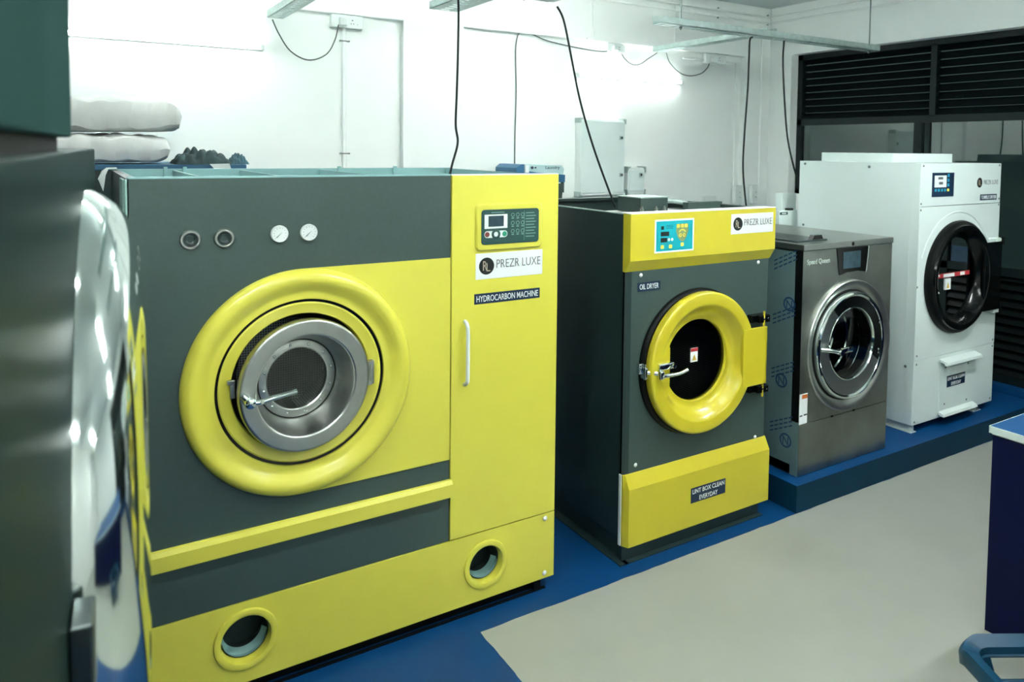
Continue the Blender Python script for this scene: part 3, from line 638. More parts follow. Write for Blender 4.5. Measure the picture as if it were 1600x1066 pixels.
# ------------------------------------------------------------------ machine 3: stainless washer
def steel_washer():
    X0, X1, F, Y1, Z0, Z1 = 4.122, 4.933, -.052, .83, .155, 1.445
    T = empty('stainless_washer', (4.53, .39, .15), 'stainless steel washer with round glass door, on the blue platform', 'laundry machine')
    obj('body', MB().box(X0+.002, X0+.012, F+.012, Y1-.01, Z0+.004, Z1-.035).box(X1-.012, X1-.001, F+.012, Y1-.01, Z0+.004, Z1-.035).box(X0+.012, X1-.012, Y1-.02, Y1-.01, Z0+.004, Z1-.035).box(X0+.012, X1-.012, F+.013, Y1-.02, Z0+.004, Z0+.02), M['steel_dark'], T)
    obj('front_panel', MB().holeplate(X0, X1, .447, Z1-.036, 4.543, .842, .335, F, F+.012, 110), M['steel_cab'], T)
    obj('kick_panel', MB().box(X0, X1, F, F+.012, Z0, .443, .001), M['steel_cab'], T)
    obj('lid', MB().box(X0-.004, X1+.004, F-.006, Y1+.004, Z1-.034, Z1, .003), M['steel'], T, label='flat steel top')
    obj('lid_lock', MB().lathe((4.545, F-.006, Z1-.017), [(0, .003), (.010, .002), (.012, 0)], 16), M['blackgloss'], T)
    hp = obj('soap_hatch', MB().box(4.16, 4.42, .02, .42, Z1, Z1+.010, .003), M['steel_dark'], T)
    obj('hatch_handle', MB().prism([(4.30, Z1+.010), (4.395, Z1+.010), (4.382, Z1+.034), (4.318, Z1+.034)], 'y', .03, .06), M['blackgloss'], hp)
    # left side: filmed sheet between dark posts
    obj('corner_post', MB().box(X0-.001, X0+.02, F+.002, F+.05, .46, Z1-.036), M['black'], T)
    obj('rear_post', MB().box(X0-.002, X0+.01, .36, .50, Z0+.06, Z1-.036), M['steel_dark'], T)
    fl = obj('side_film', MB().box(X0-.003, X0+.006, F+.05, .37, Z0+.055, Z1-.045).box(X0-.003, X0+.006, F, F+.05, Z0, .455), M['film'], T, label='pale blue protective film with printed blue logos')
    obj('side_gap', MB().box(X0+.002, X0+.01, F+.05, Y1-.05, Z0, Z0+.056), M['void'], T)
    xs = X0-.0035
    for k, z in enumerate((1.10, .67, .30)):
        yc = .03 if k != 1 else .07
        z = (1.105, .665, .335)[k]
        mk = MB().lathe((xs, yc, z), [(.030, 0), (.041, 0)], 28, axis='x'); q = text_mb('N', yc-.020, yc+.020, z-.022, z+.022, 0, .01, 'side', x=xs)
        q.v = [(v[0], 2*yc-v[1], v[2]) for v in q.v]
        mk.add(*mbt(q)); obj('film_logo', mk, M['film_ink'], fl)
    for k in range(8):
        z = 1.30-.155*k; yc = .15 if k % 2 else .09
        obj('film_dot', MB().disc((xs, .24, z-.02), .016, axis='x', seg=14), M['film_ink'], fl)
        if k % 2 == 0:
            a = MB()
            for j in range(3):
                for i in range(5):
                    y0 = yc+.05-.032*i; zz = z+.03-.024*j+.016*i
                    a.add([(xs, y0, zz), (xs, y0-.024, zz+.012), (xs, y0-.024, zz+.021), (xs, y0, zz+.009)], [[0, 1, 2, 3]])
            obj('film_print', a, M['film_ink'], fl)
    # controls
    y = F-.001
    dp = obj('display_panel', MB().prism([(4.404, 1.408), (4.694, 1.406), (4.672, 1.258), (4.60, 1.268), (4.50, 1.266), (4.434, 1.255)], 'y', F-.004, F), M['blackgloss'], T, label='black trapezoid display panel')
    obj('screen', MB().box(4.462, 4.622, F-.0055, F-.004, 1.288, 1.385), M['lcd'], dp)
    obj('chrome_edge', MB().tube([(4.696, F-.004, 1.408), (4.680, F-.004, 1.265), (4.672, F-.004, 1.257)], .003, 6, 1), M['chrome'], dp)
    obj('brand_lettering', text_mb('Speed Queen', 4.150, 4.345, 1.325, 1.362, F, .004, depth=.003), M['chrome'], T)
    sk = obj('instruction_sticker', MB().box(4.124, 4.190, F-.0012, F, .448, .617), M['ink_white'], T, label='white sticker with orange header and blue band')
    obj('sticker_header', MB().box(4.143, 4.188, F-.002, F-.0012, .590, .612), M['orange'], sk)
    obj('sticker_band', MB().box(4.128, 4.150, F-.002, F-.0012, .492, .499).box(4.160, 4.188, F-.002, F-.0012, .494, .501), M['navy'], sk)
    obj('seam_clips', MB().box(4.40, 4.42, F-.002, F, .440, .450).box(4.60, 4.62, F-.002, F, .440, .450), M['black'], T)
    # round door
    cx, cz = 4.543, .842
    obj('door_surround', MB().lathe((cx, F, cz), [(.378, .0), (.378, .010), (.372, .017), (.364, .016), (.335, .006), (.322, -.004), (.318, -.02)], 110), M['steel_door'], T)
    obj('groove', MB().lathe((cx, F, cz), [(.325, -.012), (.300, -.012)], 96), M['void'], T)
    dd = obj('round_door', MB().lathe((cx, F, cz), [(.308, -.012), (.312, .012), (.306, .024), (.296, .028), (.286, .024), (.284, .020)], 110), M['chrome'], T, label='round door with chrome rim')
    # steel crescent (left and bottom) and black crescent (upper right)
    off = (cx+.012, cz+.008)
    def cres(a0, a1, m, nm):
        vs = []; fs = []; n = 60
        for i in range(n+1):
            t = math.radians(a0+(a1-a0)*i/n)
            vs += [(cx+.286*math.cos(t), F-.020, cz+.286*math.sin(t)), (off[0]+.212*math.cos(t), F-.014, off[1]+.212*math.sin(t))]
        for i in range(n): fs.append([2*i, 2*i+1, 2*i+3, 2*i+2])
        return obj(nm, MB().add(vs, fs, True), m, dd)
    cres(128, 335, M['steel'], 'door_plate'); cres(-25, 128, M['blackgloss'], 'door_glass_rim')
    obj('bowl_ring', MB().lathe((off[0], F, off[1]), [(.214, .012), (.208, .016), (.203, .008), (.200, -.02)], 90), M['chrome'], dd)
    obj('door_glass', MB().lathe((off[0], F, off[1]), [(0, .012), (.08, .011), (.15, .008), (.205, .0)], 60), M['glass_smoke'], dd)
    dr = obj('drum', MB().lathe((cx, F, cz), [(.215, -.02), (.20, -.06), (.20, -.10), (.235, -.13), (.24, -.45)], 90), M['steel_dark'], T)
    for r, o in ((.206, -.06), (.218, -.16), (.226, -.26)):
        obj('drum_rib', MB().lathe((cx, F, cz), [(r, o), (r-.008, o-.006), (r, o-.012)], 80), M['chrome'], dr)
    obj('drum_back', MB().disc((cx, F+.45, cz), .24), M['void'], dr)
    for z in (cz+.125, cz-.055, cz-.075, cz+.105): obj('door_rivet', MB().lathe((cx+.255, F-.022, z), [(0, .004), (.006, .003), (.007, 0)], 10), M['chrome'], dd)
    obj('door_handle', MB().tube([(cx-.28, F-.022, cz+.012), (cx-.23, F-.05, cz+.006), (cx-.165, F-.066, cz-.008)], .012, 12, 5).cyl((cx-.165, F-.050, cz-.008), (cx-.165, F-.080, cz-.008), .018, 16)
        .box(cx-.155, cx-.055, F-.068, F-.056, cz-.018, cz+.014, .004), M['chrome'], dd, label='chrome pull handle')
    obj('front_foot', MB().cyl((X0+.06, .05, .149), (X0+.06, .05, Z0+.01), .02).cyl((X1-.06, .05, .149), (X1-.06, .05, Z0+.01), .02).cyl((X0+.06, .75, .149), (X0+.06, .75, Z0+.01), .02).cyl((X1-.06, .75, .149), (X1-.06, .75, Z0+.01), .02), M['black'], T)
steel_washer()

# ------------------------------------------------------------------ machine 4: tall white tumble dryer
def tumble_dryer():
    X0, X1, F, Y1, Z0, Z1 = 5.286, 6.262, -.005, .906, .205, 1.886
    T = empty('tumble_dryer', (5.77, .45, .15), 'tall white tumble dryer with round black door, on the blue platform', 'laundry machine')
    obj('body', MB().box(X0, X0+.012, F+.012, Y1, Z0, Z1).box(X1-.012, X1, F+.012, Y1, Z0, Z1).box(X0+.012, X1-.012, F+.013, Y1, Z1-.012, Z1).box(X0+.012, X1-.012, F+.014, Y1, Z0, Z0+.012).box(X0+.012, X1-.012, Y1-.012, Y1, Z0+.012, Z1-.012), M['white'], T)
    obj('upper_panel', MB().box(X0, X1, F, F+.014, 1.612, Z1, .0025), M['white'], T)
    cx, cz = 5.735, 1.135
    obj('middle_panel', MB().holeplate(X0, X1, .624, 1.609, cx, cz, .325, F, F+.014, 100), M['white'], T)
    obj('lower_panel', MB().box(X0, X1, F, F+.014, Z0, .621, .0025), M['white'], T)
    obj('side_seam', MB().box(X0-.001, X0+.001, .055, .058, Z0+.02, Z1-.02).box(X0-.003, X0, .12, .84, 1.790, 1.796), M['bolt'] if False else M['white'], T)
    obj('duct_box', MB().box(X0+.10, X0+.82, .25, .80, Z1, Z1+.062, .003), M['white'], T, label='low white box on the roof')
    for x, z in ((5.315, 1.870), (6.235, 1.872), (5.30, 1.630), (5.30, 1.590), (6.245, 1.640), (6.245, 1.598), (5.315, .655), (5.315, .60), (6.24, .645), (6.24, .60), (5.315, .225), (6.235, .228), (5.292, 1.10)):
        obj('screw', MB().lathe((x, F, z), [(0, .003), (.006, .002), (.007, 0)], 10), M['bolt'], T)
    for y, z in ((.86, 1.865), (.35, 1.855), (.86, 1.42), (.05, .58)):
        obj('side_bolt', MB().cyl((X0-.004, y, z), (X0+.002, y, z), .009, 10), M['bolt'], T)
    # pressed arch line round the door
    obj('pressed_ring', MB().lathe((cx, F, cz), [(.438, -.001), (.430, .004), (.422, -.001)], 80, a0=.35, a1=PI-.35), M['white'], T)
    # door
    obj('door_gasket', MB().lathe((cx, F, cz), [(.372, .0), (.376, .015), (.370, .034), (.352, .046), (.338, .040), (.325, .01), (.318, -.04)], 110), M['black'], T)
    dd = obj('round_door', MB().lathe((cx, F, cz), [(.352, .040), (.345, .058), (.330, .062), (.310, .056), (.285, .030), (.262, .005), (.255, -.01)], 110), M['blackgloss'], T, label='round black door with dished glass')
    obj('door_glass', MB().disc((cx, F+.004, cz), .257), M['glass_smoke'], dd)
    obj('hinge_plate', MB().box(cx+.255, cx+.470, F-.056, F-.040, 0.880, 1.350, .002), M['blackgloss'], dd)
    for z in (1.352, .872):
        obj('hinge_bracket', MB().box(cx+.400, cx+.500, F-.05, F, z-.018, z+.018, .003), M['white'], T)
        obj('hinge_knuckle', MB().cyl((cx+.478, F-.052, z-.024), (cx+.478, F-.052, z+.024), .012, 12), M['blackgloss'], T)
    for z in (1.255, 1.16, 1.05, .96): obj('door_clip', MB().cyl((cx-.270, F-.02, z), (cx-.255, F-.035, z+.003), .006, 8), M['plastic'], dd)
    st = obj('warning_strip', MB().box(cx-.222, cx+.165, F-.0012, F+.002, 1.137, 1.163), M['red'], dd, label='red and white warning strip')
    obj('strip_patch', MB().box(cx-.15, cx-.02, F-.002, F-.0012, 1.139, 1.161).box(cx+.05, cx+.105, F-.002, F-.0012, 1.139, 1.161), M['ink_white'], st)
    s2 = obj('warning_sticker', MB().box(cx-.125, cx-.06, F-.001, F+.002, 1.055, 1.128), M['ink_white'], dd)
    obj('sticker_triangle', MB().add([(cx-.110, F-.002, 1.065), (cx-.075, F-.002, 1.065), (cx-.0925, F-.002, 1.105)], [[0, 1, 2]]), M['amber'], s2)
    dr = obj('drum', MB().lathe((cx, F, cz), [(.30, -.05), (.36, -.08), (.36, -.68)], 90), M['drum_dark'], T)
    obj('drum_back', MB().disc((cx, F+.68, cz), .36), M['drum_dark'], dr)
    # control panel
    cp = obj('control_panel', MB().box(5.415, 5.662, F-.004, F, 1.672, 1.826), M['navy'], T, label='navy control panel with pale display')
    y = F-.004
    sc = obj('screen', MB().box(5.435, 5.572, y-.001, y, 1.732, 1.808), M['sign'], cp)
    obj('readout', MB().box(5.475, 5.53, y-.0016, y-.001, 1.783, 1.798).box(5.485, 5.53, y-.0016, y-.001, 1.750, 1.767), M['ink_grey'], sc)
    for z in (1.808, 1.776, 1.746): obj('key', MB().box(5.583, 5.605, y-.0015, y, z-.010, z+.010), M['cyan_btn'], cp)
    for i in range(4): obj('key', MB().box(5.440+.036*i, 5.460+.036*i, y-.0015, y, 1.705, 1.722), M['cyan_btn'], cp)
    obj('key', MB().box(5.583, 5.605, y-.0015, y, 1.705, 1.722), M['yel_btn'], cp)
    # printed name and labels
    obj('logo_disc', MB().disc((5.985, F-.0006, 1.755), .034), M['logo_black'], T)
    obj('monogram', text_mb('RL', 5.970, 6.0, 1.738, 1.772, F-.001, -.005), M['ink_tan'], T)
    obj('brand_lettering', text_mb('PREZR LUXE', 6.035, 6.225, 1.742, 1.772, F-.0002, -.014), M['ink_grey'], T)
    label_plate(T, 5.998, 6.212, 1.634, 1.674, F, ['TUMBLE DRYER'], .04)
    # lint drawer with top and bottom lips
    ld = obj('lint_drawer', MB().box(5.585, 5.985, F-.006, F, .235, .600, .002), M['white'], T)
    obj('drawer_lip', MB().prism([(F-.006, .600), (F-.055, .585), (F-.060, .568), (F-.045, .565), (F-.040, .578), (F-.006, .582)], 'x', 5.570, 6.0), M['white'], ld)
    obj('drawer_foot', MB().prism([(F-.006, .250), (F-.036, .238), (F-.044, .222), (F-.028, .222), (F-.006, .232)], 'x', 5.575, 5.995), M['white'], ld)
    for x, z in ((5.645, .535), (5.92, .525), (5.645, .29), (5.915, .275)): obj('drawer_screw', MB().lathe((x, F-.006, z), [(0, .003), (.006, .002), (.007, 0)], 10), M['bolt'], ld)
    label_plate(ld, 5.665, 5.885, .397, .472, F-.006, ['LINT BOX CLEAN', 'EVERYDAY'], .03)
    # feet: sheet channels front left, front right
    for x0, x1, y0, y1 in ((X0+.01, X0+.07, F+.01, .80), (X1-.20, X1-.10, F+.02, .80)):
        obj('foot_rail', MB().box(x0, x1, y0, y1, .1515, .1555).box(x0+.02, x0+.03, y0, y1, .153, Z0+.006), M['white'], T)
tumble_dryer()

# ------------------------------------------------------------------ foreground left: stainless extractor seen along its front
def left_machine():
    a = math.radians(3.5); h = .080
    # local frame: +Y runs along the front (away from the camera), +X is out of the front
    C0 = Vector((.722, -2.692, 0)); g = Vector((math.sin(a), math.cos(a), 0)); n = Vector((math.cos(a), -math.sin(a), 0))
    o = C0-n*h
    T = empty('washer_extractor', (o.x, o.y, 0), 'blurred stainless steel machine at the left edge with a large chrome round door', 'laundry machine', rz=-a)
    def L(name, mb, m, p=None, label=None): return obj(name, mb, m, p or T, local=True, label=label)
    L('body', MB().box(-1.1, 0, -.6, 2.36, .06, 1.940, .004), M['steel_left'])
    L('gap_shade', MB().box(-1.08, -.02, -.55, 1.42, 1.940, 1.962), M['void'])  # near-black block paints the shade of the gap under the cabinet
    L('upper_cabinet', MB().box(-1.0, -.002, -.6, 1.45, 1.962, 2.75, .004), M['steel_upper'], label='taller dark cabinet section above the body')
    L('plinth', MB().box(-1.08, -.03, -.55, 2.3, 0, .06), M['black'])
    c = (0, 1.85, 1.235)
    d = L('loading_door', MB().lathe(c, [(.620, .0), (.618, .010), (.606, .032), (.586, .056), (.556, .078), (.516, .095), (.475, .104), (.43, .106), (.40, .100), (.375, .08), (.36, .05), (.355, .02)], 140, axis='x'), M['chrome'], label='large chrome door ring')
    L('door_bowl', MB().lathe(c, [(.358, .04), (.28, .065), (.15, .088), (0, .095)], 80, axis='x'), M['glass_smoke'], d)
    L('door_seat', MB().disc((.004, 1.85, 1.235), .36, axis='x'), M['steel_dark'], d)
    L('latch', MB().box(0, .03, 1.14, 1.22, 1.18, 1.30, .004), M['steel_dark'], d)
left_machine()

# ------------------------------------------------------------------ counter and baskets
def counter():
    T = empty('counter', (4.6, -2.2, 0), 'navy counter with blue top and white edging, at the right', 'counter')
    obj('cabinet', MB().box(3.892, 6.0, -3.6, -1.165, 0, .822), M['counter_side'], T)
    obj('worktop', MB().box(3.880, 6.0, -3.62, -1.160, .826, .853), M['counter_top'], T)
    obj('edging', MB().box(3.877, 3.8805, -3.62, -1.158, .824, .8525).box(3.877, 6.0, -1.1605, -1.157, .824, .8525).box(3.885, 6.0, -3.6, -1.166, .818, .826), M['counter_edge'], T)
counter()

def basket(name, loc, rz, label, m, rx=0., W=.56, D=.42, H=.25, rnd=.14, sc=1.):
    T = empty(name, loc, label, 'basket', None, rz); T.rotation_euler = (rx, 0, rz); T['group'] = 'laundry baskets by the counter'
    def rr(w, d, r, n=10):
        P = []
        for cx, cy, a in ((w/2-r, d/2-r, 0), (-w/2+r, d/2-r, 90), (-w/2+r, -d/2+r, 180), (w/2-r, -d/2+r, 270)):
            for i in range(n+1):
                t = math.radians(a+90*i/n); P.append((cx+r*math.cos(t), cy+r*math.sin(t)))
        return P
    # rim: wide flange with raised wavy edge
    A = rr(W-.07, D-.07, rnd-.03); B = rr(W+.02, D+.02, rnd); n = len(A)
    vs = []; 
    for i in range(n):
        wv = .012*math.cos(4*2*PI*i/n)
        vs += [(A[i][0], A[i][1], H-.035), (A[i][0], A[i][1], H), (B[i][0], B[i][1], H+.006+wv), (B[i][0]*1.03, B[i][1]*1.03, H-.008+wv), (B[i][0]*1.02, B[i][1]*1.02, H-.045+wv)]
    fs = [[i*5+k, i*5+k+1, ((i+1) % n)*5+k+1, ((i+1) % n)*5+k] for i in range(n) for k in range(4)]
    obj('rim', MB().add(vs, fs, True), m, T, local=True)
    # side wall of vertical ribs and bands
    w = MB(); Bm = rr((W-.07)*.80, (D-.07)*.80, rnd*.7)
    for q in (0.0, .33, .66):
        Q = [(A[i][0]*(1-q)+Bm[i][0]*q, A[i][1]*(1-q)+Bm[i][1]*q, (H-.03)*(1-q)) for i in range(n)]
        w.tube(Q, .006, 6, 1, closed=True)
    for i in range(0, n, 1):
        w.tube([(A[i][0], A[i][1], H-.03), (Bm[i][0], Bm[i][1], .006)], .005, 6, 1)
    obj('side_ribs', w, m, T, local=True)
    b = MB(); w2, d2 = (W-.07)*.80/2, (D-.07)*.80/2
    k = -w2+.02
    while k < w2: b.box(k-.006, k+.006, -d2+.02, d2-.02, 0, .008); k += .045
    k = -d2+.02
    while k < d2: b.box(-w2+.02, w2-.02, k-.006, k+.006, 0, .008); k += .045
    b.tube([(p[0], p[1], .006) for p in Bm], .008, 6, 1, closed=True)
    obj('slotted_base', b, m, T, local=True)
    return T
basket('laundry_basket', (3.42, -1.713, .0), math.radians(-30), 'blue plastic laundry basket on the floor beside the counter, nearest the corner', M['basket'], W=.56, D=.50, H=.27, rnd=.09)

# ------------------------------------------------------------------ cable trays, rods, tubes, cords
def tray(name, axis, a0, a1, c, z, label, w=.10, h=.045):
    T = empty(name, ((a0+a1)/2, c, z) if axis == 'x' else (c, (a0+a1)/2, z), label, 'cable tray', 'perforated galvanised cable trays')
    g = MB(); ww = w/2
    def B(u0, u1, v0, v1, z0, z1):
        if axis == 'x': g.box(u0, u1, v0, v1, z0, z1)
        else: g.box(v0, v1, u0, u1, z0, z1)
    # side flanges and a slotted floor
    B(a0, a1, c-ww, c-ww+.003, z, z+h); B(a0, a1, c+ww-.003, c+ww, z, z+h)
    B(a0, a1, c-ww, c-ww*.35, z, z+.003); B(a0, a1, c+ww*.35, c+ww, z, z+.003)
    k = a0
    while k < a1:
        B(k, min(k+.022, a1), c-ww*.36, c+ww*.36, z, z+.003); k += .055
    obj('tray_channel', g, M['galv'], T)
    return T
tA = tray('cable_tray', 'x', 4.02, 6.35, 1.05, 2.775, 'longest cable tray, hanging across the upper right of the room')
obj('splice_plate', MB().box(3.93, 4.14, .999, 1.002, 2.780, 2.815), M['galv'], tA)
tB = tray('cable_tray', 'y', 1.12, 2.395, 5.2, 2.825, 'short cable tray running from the longest tray to the back wall')
tC = tray('cable_tray', 'x', 1.2, 3.20, 1.06, 2.835, 'cable tray at the top centre ending in a white box')
tD = tray('cable_tray', 'y', -.6, 2.395, 1.90, 2.79, 'cable tray at the top left running out from the back wall')
tE = tray('cable_tray', 'y', -.6, 1.50, 2.695, 2.79, 'wide cable tray at the top centre pointing at the camera', w=.19)
obj('end_box', MB().box(3.06, 3.24, 1.01, 1.11, 2.836, 2.905, .006), M['plastic'], tC, label='white end box')
def rod(x, y, z0, label):
    o = obj('hanger_rod', MB().cyl((x, y, z0-.02), (x, y, 3.36), .005, 10).cyl((x, y, z0-.012), (x, y, z0+.004), .011, 8), M['bolt'], None, origin=(x, y, z0))
    tag(o, label, 'rod', 'threaded hanger rods')
rod(4.22, 1.05, 2.775, 'thin hanger rod at the left end of the longest cable tray')
rod(6.28, 1.05, 2.775, 'thin hanger rod at the right end of the longest cable tray')
rod(3.00, 1.06, 2.835, 'thin hanger rod by the white-ended cable tray')
rod(1.90, .6, 2.79, 'thin hanger rod on the upper left cable tray')

def batten(x0, x1, y, z, label, wall=True, axis='x', group='wall tube lights'):
    T = empty('tube_light', ((x0+x1)/2, y, z) if axis == 'x' else (y, (x0+x1)/2, z), label, 'light', group)
    g = MB(); t = MB(); e = MB()
    if axis == 'x':
        if wall: g.box(x0, x1, y-.028, y, z-.016, z+.016, .003); yy = y-.040; zz = z
        else: g.box(x0, x1, y-.02, y+.02, z, z+.03, .003); yy = y; zz = z-.016
        t.cyl((x0+.03, yy, zz), (x1-.03, yy, zz), .014, 8); e.box(x0, x0+.03, yy-.016, yy+.016, zz-.016, zz+.016, .003).box(x1-.03, x1, yy-.016, yy+.016, zz-.016, zz+.016, .003)
    obj('housing', g, M['plastic'], T); obj('tube', t, M['tube_wall' if wall else 'tube'], T); obj('end_cap', e, M['plastic'], T)
    if not wall:
        ld = bpy.data.lights.new('tube_glow', 'AREA'); ld.shape = 'RECTANGLE'; ld.size = (x1-x0)-.08; ld.size_y = .05
        ld.energy = AISLE_W*(1.35 if x0 > 4 and y > -2 else 1.) if y < 0 else REAR_FILL_W*(.5 if x0 < 2 else 1.5); ld.color = TUBE_C[:3]
        lo = bpy.data.objects.new('tube_glow', ld); COL.objects.link(lo); lo.parent = T; lo.location = (0, 0, -.034)
    return T
batten(.62, 1.83, 2.445, 2.595, 'glowing tube light on the back wall above the pillows')
batten(4.34, 5.53, 2.445, 2.575, 'glowing tube light on the back wall above the distribution boards')
for i, (x, y, l) in enumerate(((1.5, 1.25, 'out-of-view fill tube added over the largest machine'), (3.6, 1.25, 'out-of-view fill tube added above the oil dryer'), (.6, -1.15, 'ceiling tube light over the aisle, nearest the left wall'), (2.9, -1.15, 'ceiling tube light over the middle of the aisle'), (5.1, -1.15, 'ceiling tube light over the aisle before the white dryer'), (1.6, -3.4, 'ceiling tube light behind the counter, left'), (4.4, -3.4, 'ceiling tube light behind the counter, right'))):
    T = batten(x-.6, x+.6, y, 3.22 if y > 0 else 2.98, l, wall=False, group='aisle tube lights')  # the rear pair is added out of view to brighten the back wall
    for dx in (-.4, .4): obj('hanger', MB().cyl((x+dx, y, 3.22 if y > 0 else 3.0), (x+dx, y, 3.36), .004, 8), M['bolt'], T)

def cord(name, pts, r, m, label, cat='cable', group=None, sub=8):
    o = obj(name, MB().tube(pts, r, 8, sub), M[m], None, origin=pts[0]); tag(o, label, cat, group); return o
cord('power_cable', [(2.572, 1.06, 2.84), (2.578, 1.06, 2.70), (2.575, 1.06, 2.45), (2.565, 1.05, 2.25), (2.550, 1.03, 2.08), (2.548, 1.0, 1.98), (2.50, .97, 1.86), (2.46, .95, 1.74)], .0065, 'cable', 'black cable dropping into the top of the largest machine', group='black machine cables')
cord('power_cable', [(3.22, 1.04, 2.80), (3.27, 1.04, 2.72), (3.33, 1.04, 2.50), (3.39, 1.03, 2.25), (3.46, 1.00, 2.0), (3.53, .96, 1.78), (3.575, .90, 1.60)], .0065, 'cable', 'black cable slanting down into the top of the oil dryer', group='black machine cables')
cord('power_cable', [(4.91, 1.05, 2.768), (4.875, 1.04, 2.74), (4.86, 1.03, 2.62), (4.855, 1.03, 2.40), (4.835, 1.03, 2.10), (4.815, 1.02, 1.85), (4.83, 1.01, 1.65), (4.86, .99, 1.40)], .0065, 'cable', 'black cable hanging behind the oil dryer fascia', group='black machine cables')
cord('power_cable', [(5.25, 1.05, 2.768), (5.235, 1.04, 2.74), (5.22, 1.03, 2.60), (5.24, 1.02, 2.30), (5.27, 1.01, 2.05), (5.33, 1.00, 1.85), (5.385, .985, 1.70), (5.41, .98, 1.62), (5.405, .98, 1.545)], .0065, 'cable', 'black cable hanging at the rear of the tall white dryer', group='black machine cables')
cord('flex', [(1.875, 2.36, 2.775), (1.92, 2.38, 2.69), (2.0, 2.40, 2.585), (2.12, 2.41, 2.535), (2.24, 2.41, 2.58), (2.30, 2.405, 2.68), (2.325, 2.40, 2.79)], .0042, 'cable_thin', 'thin drooping cord plugged into the left wall socket', 'cord', 'wall cords')
cord('flex', [(3.765, 2.435, 1.80), (3.765, 2.435, 2.05), (3.772, 2.435, 2.40), (3.762, 2.432, 2.70), (3.770, 2.428, 2.82), (3.80, 2.425, 2.872), (3.90, 2.42, 2.868), (4.05, 2.42, 2.83), (4.30, 2.42, 2.80), (4.55, 2.42, 2.785), (4.67, 2.41, 2.79), (4.69, 2.40, 2.80)], .0045, 'cable_thin', 'thin cord rising up the wall and across to the middle socket', 'cord', 'wall cords')
cord('flex', [(4.80, 2.41, 2.80), (4.86, 2.42, 2.74), (4.95, 2.43, 2.70), (5.04, 2.43, 2.71), (5.12, 2.42, 2.76), (5.19, 2.38, 2.815)], .0042, 'cable_thin', 'short shallow cord between the middle socket and the cable tray', 'cord', 'wall cords')
cord('flex', [(5.28, 2.36, 2.82), (5.34, 2.38, 2.74), (5.48, 2.40, 2.66), (5.62, 2.41, 2.64), (5.76, 2.41, 2.67), (5.84, 2.41, 2.73), (5.86, 2.405, 2.78)], .0042, 'cable_thin', 'thin drooping cord plugged into the right wall socket', 'cord', 'wall cords')

def socket(x0, x1, z0, z1, label, plug=True, y=2.445, n=2):
    T = empty('wall_socket', ((x0+x1)/2, y, z0), label, 'socket', 'white wall sockets')
    obj('faceplate', MB().box(x0, x1, y-.045, y, z0, z1, .005), M['plastic'], T)
    w = (x1-x0); h = z1-z0
    if plug: obj('plug', MB().box(x0+w*.22, x0+w*.46, y-.085, y-.045, z0+h*.12, z0+h*.75, .008), M['plastic'], T)
    hl = MB()
    for dx, dz, r in ((.66, .62, .005), (.62, .36, .004), (.70, .36, .004), (.82, .33, .003)):
        hl.cyl((x0+w*dx, y-.0455, z0+h*dz), (x0+w*dx, y-.044, z0+h*dz), r, 8)
    obj('pin_holes', hl, M['ink_grey'], T)
    return T
socket(2.275, 2.500, 2.772, 2.862, 'white double wall socket with a plug, upper left above the largest machine')
socket(4.655, 4.845, 2.785, 2.862, 'white wall socket with a plug, above the distribution boards')
socket(5.805, 6.075, 2.770, 2.862, 'white wall socket at the right end of the back wall')
socket(6.195, 6.285, 1.44, 1.62, 'left of two upright sockets low on the back wall near the corner', plug=False, y=2.40)
socket(6.41, 6.49, 1.44, 1.62, 'right of two upright sockets low on the back wall near the corner', plug=False, y=2.385)
def switchplate():
    T = empty('switch_plate', (5.92, 2.445, 1.44), 'faint white switch plate on the back wall, above the oil dryer rim', 'switch')
    obj('faceplate', MB().box(5.84, 6.02, 2.43, 2.445, 1.43, 1.52, .004), M['plastic'], T)
    for k in range(3): obj('switch', MB().box(5.865+.05*k, 5.895+.05*k, 2.424, 2.43, 1.455, 1.495, .002), M['sign'], T)
switchplate()

def conduit(pts, label, r=.011, clips=()):
    T = empty('conduit', pts[0], label, 'conduit', 'white wall conduits')
    obj('pipe', MB().tube(pts, r, 10, 1), M['wall'], T)
    for c in clips: obj('pipe_clip', MB().box(c[0]-.03, c[0]+.03, c[1]-.008, c[1]+.004, c[2]-.006, c[2]+.006), M['bolt'], T)
conduit([(2.375, 2.43, 2.772), (2.375, 2.43, .1)], 'white conduit running down from the left wall socket', .014)
for z, dx in ((2.69, 0), (1.905, 0)):
    pass
conduit([(4.48, 2.38, 3.36), (4.48, 2.38, 2.88), (4.42, 2.38, 2.875)], 'short conduit dropping from the ceiling above the distribution boards', .010)
conduit([(5.40, 2.385, 3.36), (5.40, 2.385, 2.87)], 'thin conduit on the beam behind the hanging tray', .006)
conduit([(5.55, 2.43, 2.80), (5.80, 2.43, 2.80)], 'short level conduit left of the right wall socket', .010)
conduit([(6.08, 2.43, 2.80), (6.245, 2.43, 2.80), (6.245, 2.43, 1.62)], 'conduit from the right wall socket down to the upright sockets', .010)
conduit([(6.55, 2.385, 3.14), (6.55, 2.385, 1.50)], 'conduit down the corner pilaster', .010)
conduit([(3.4, 2.385, 3.27), (6.66, 2.385, 3.27), (6.66, -1.5, 3.27)], 'upper of two conduits following the ceiling edge', .009)
conduit([(3.4, 2.385, 3.21), (6.66, 2.385, 3.21), (6.66, -1.5, 3.21)], 'lower of two conduits following the ceiling edge', .009)

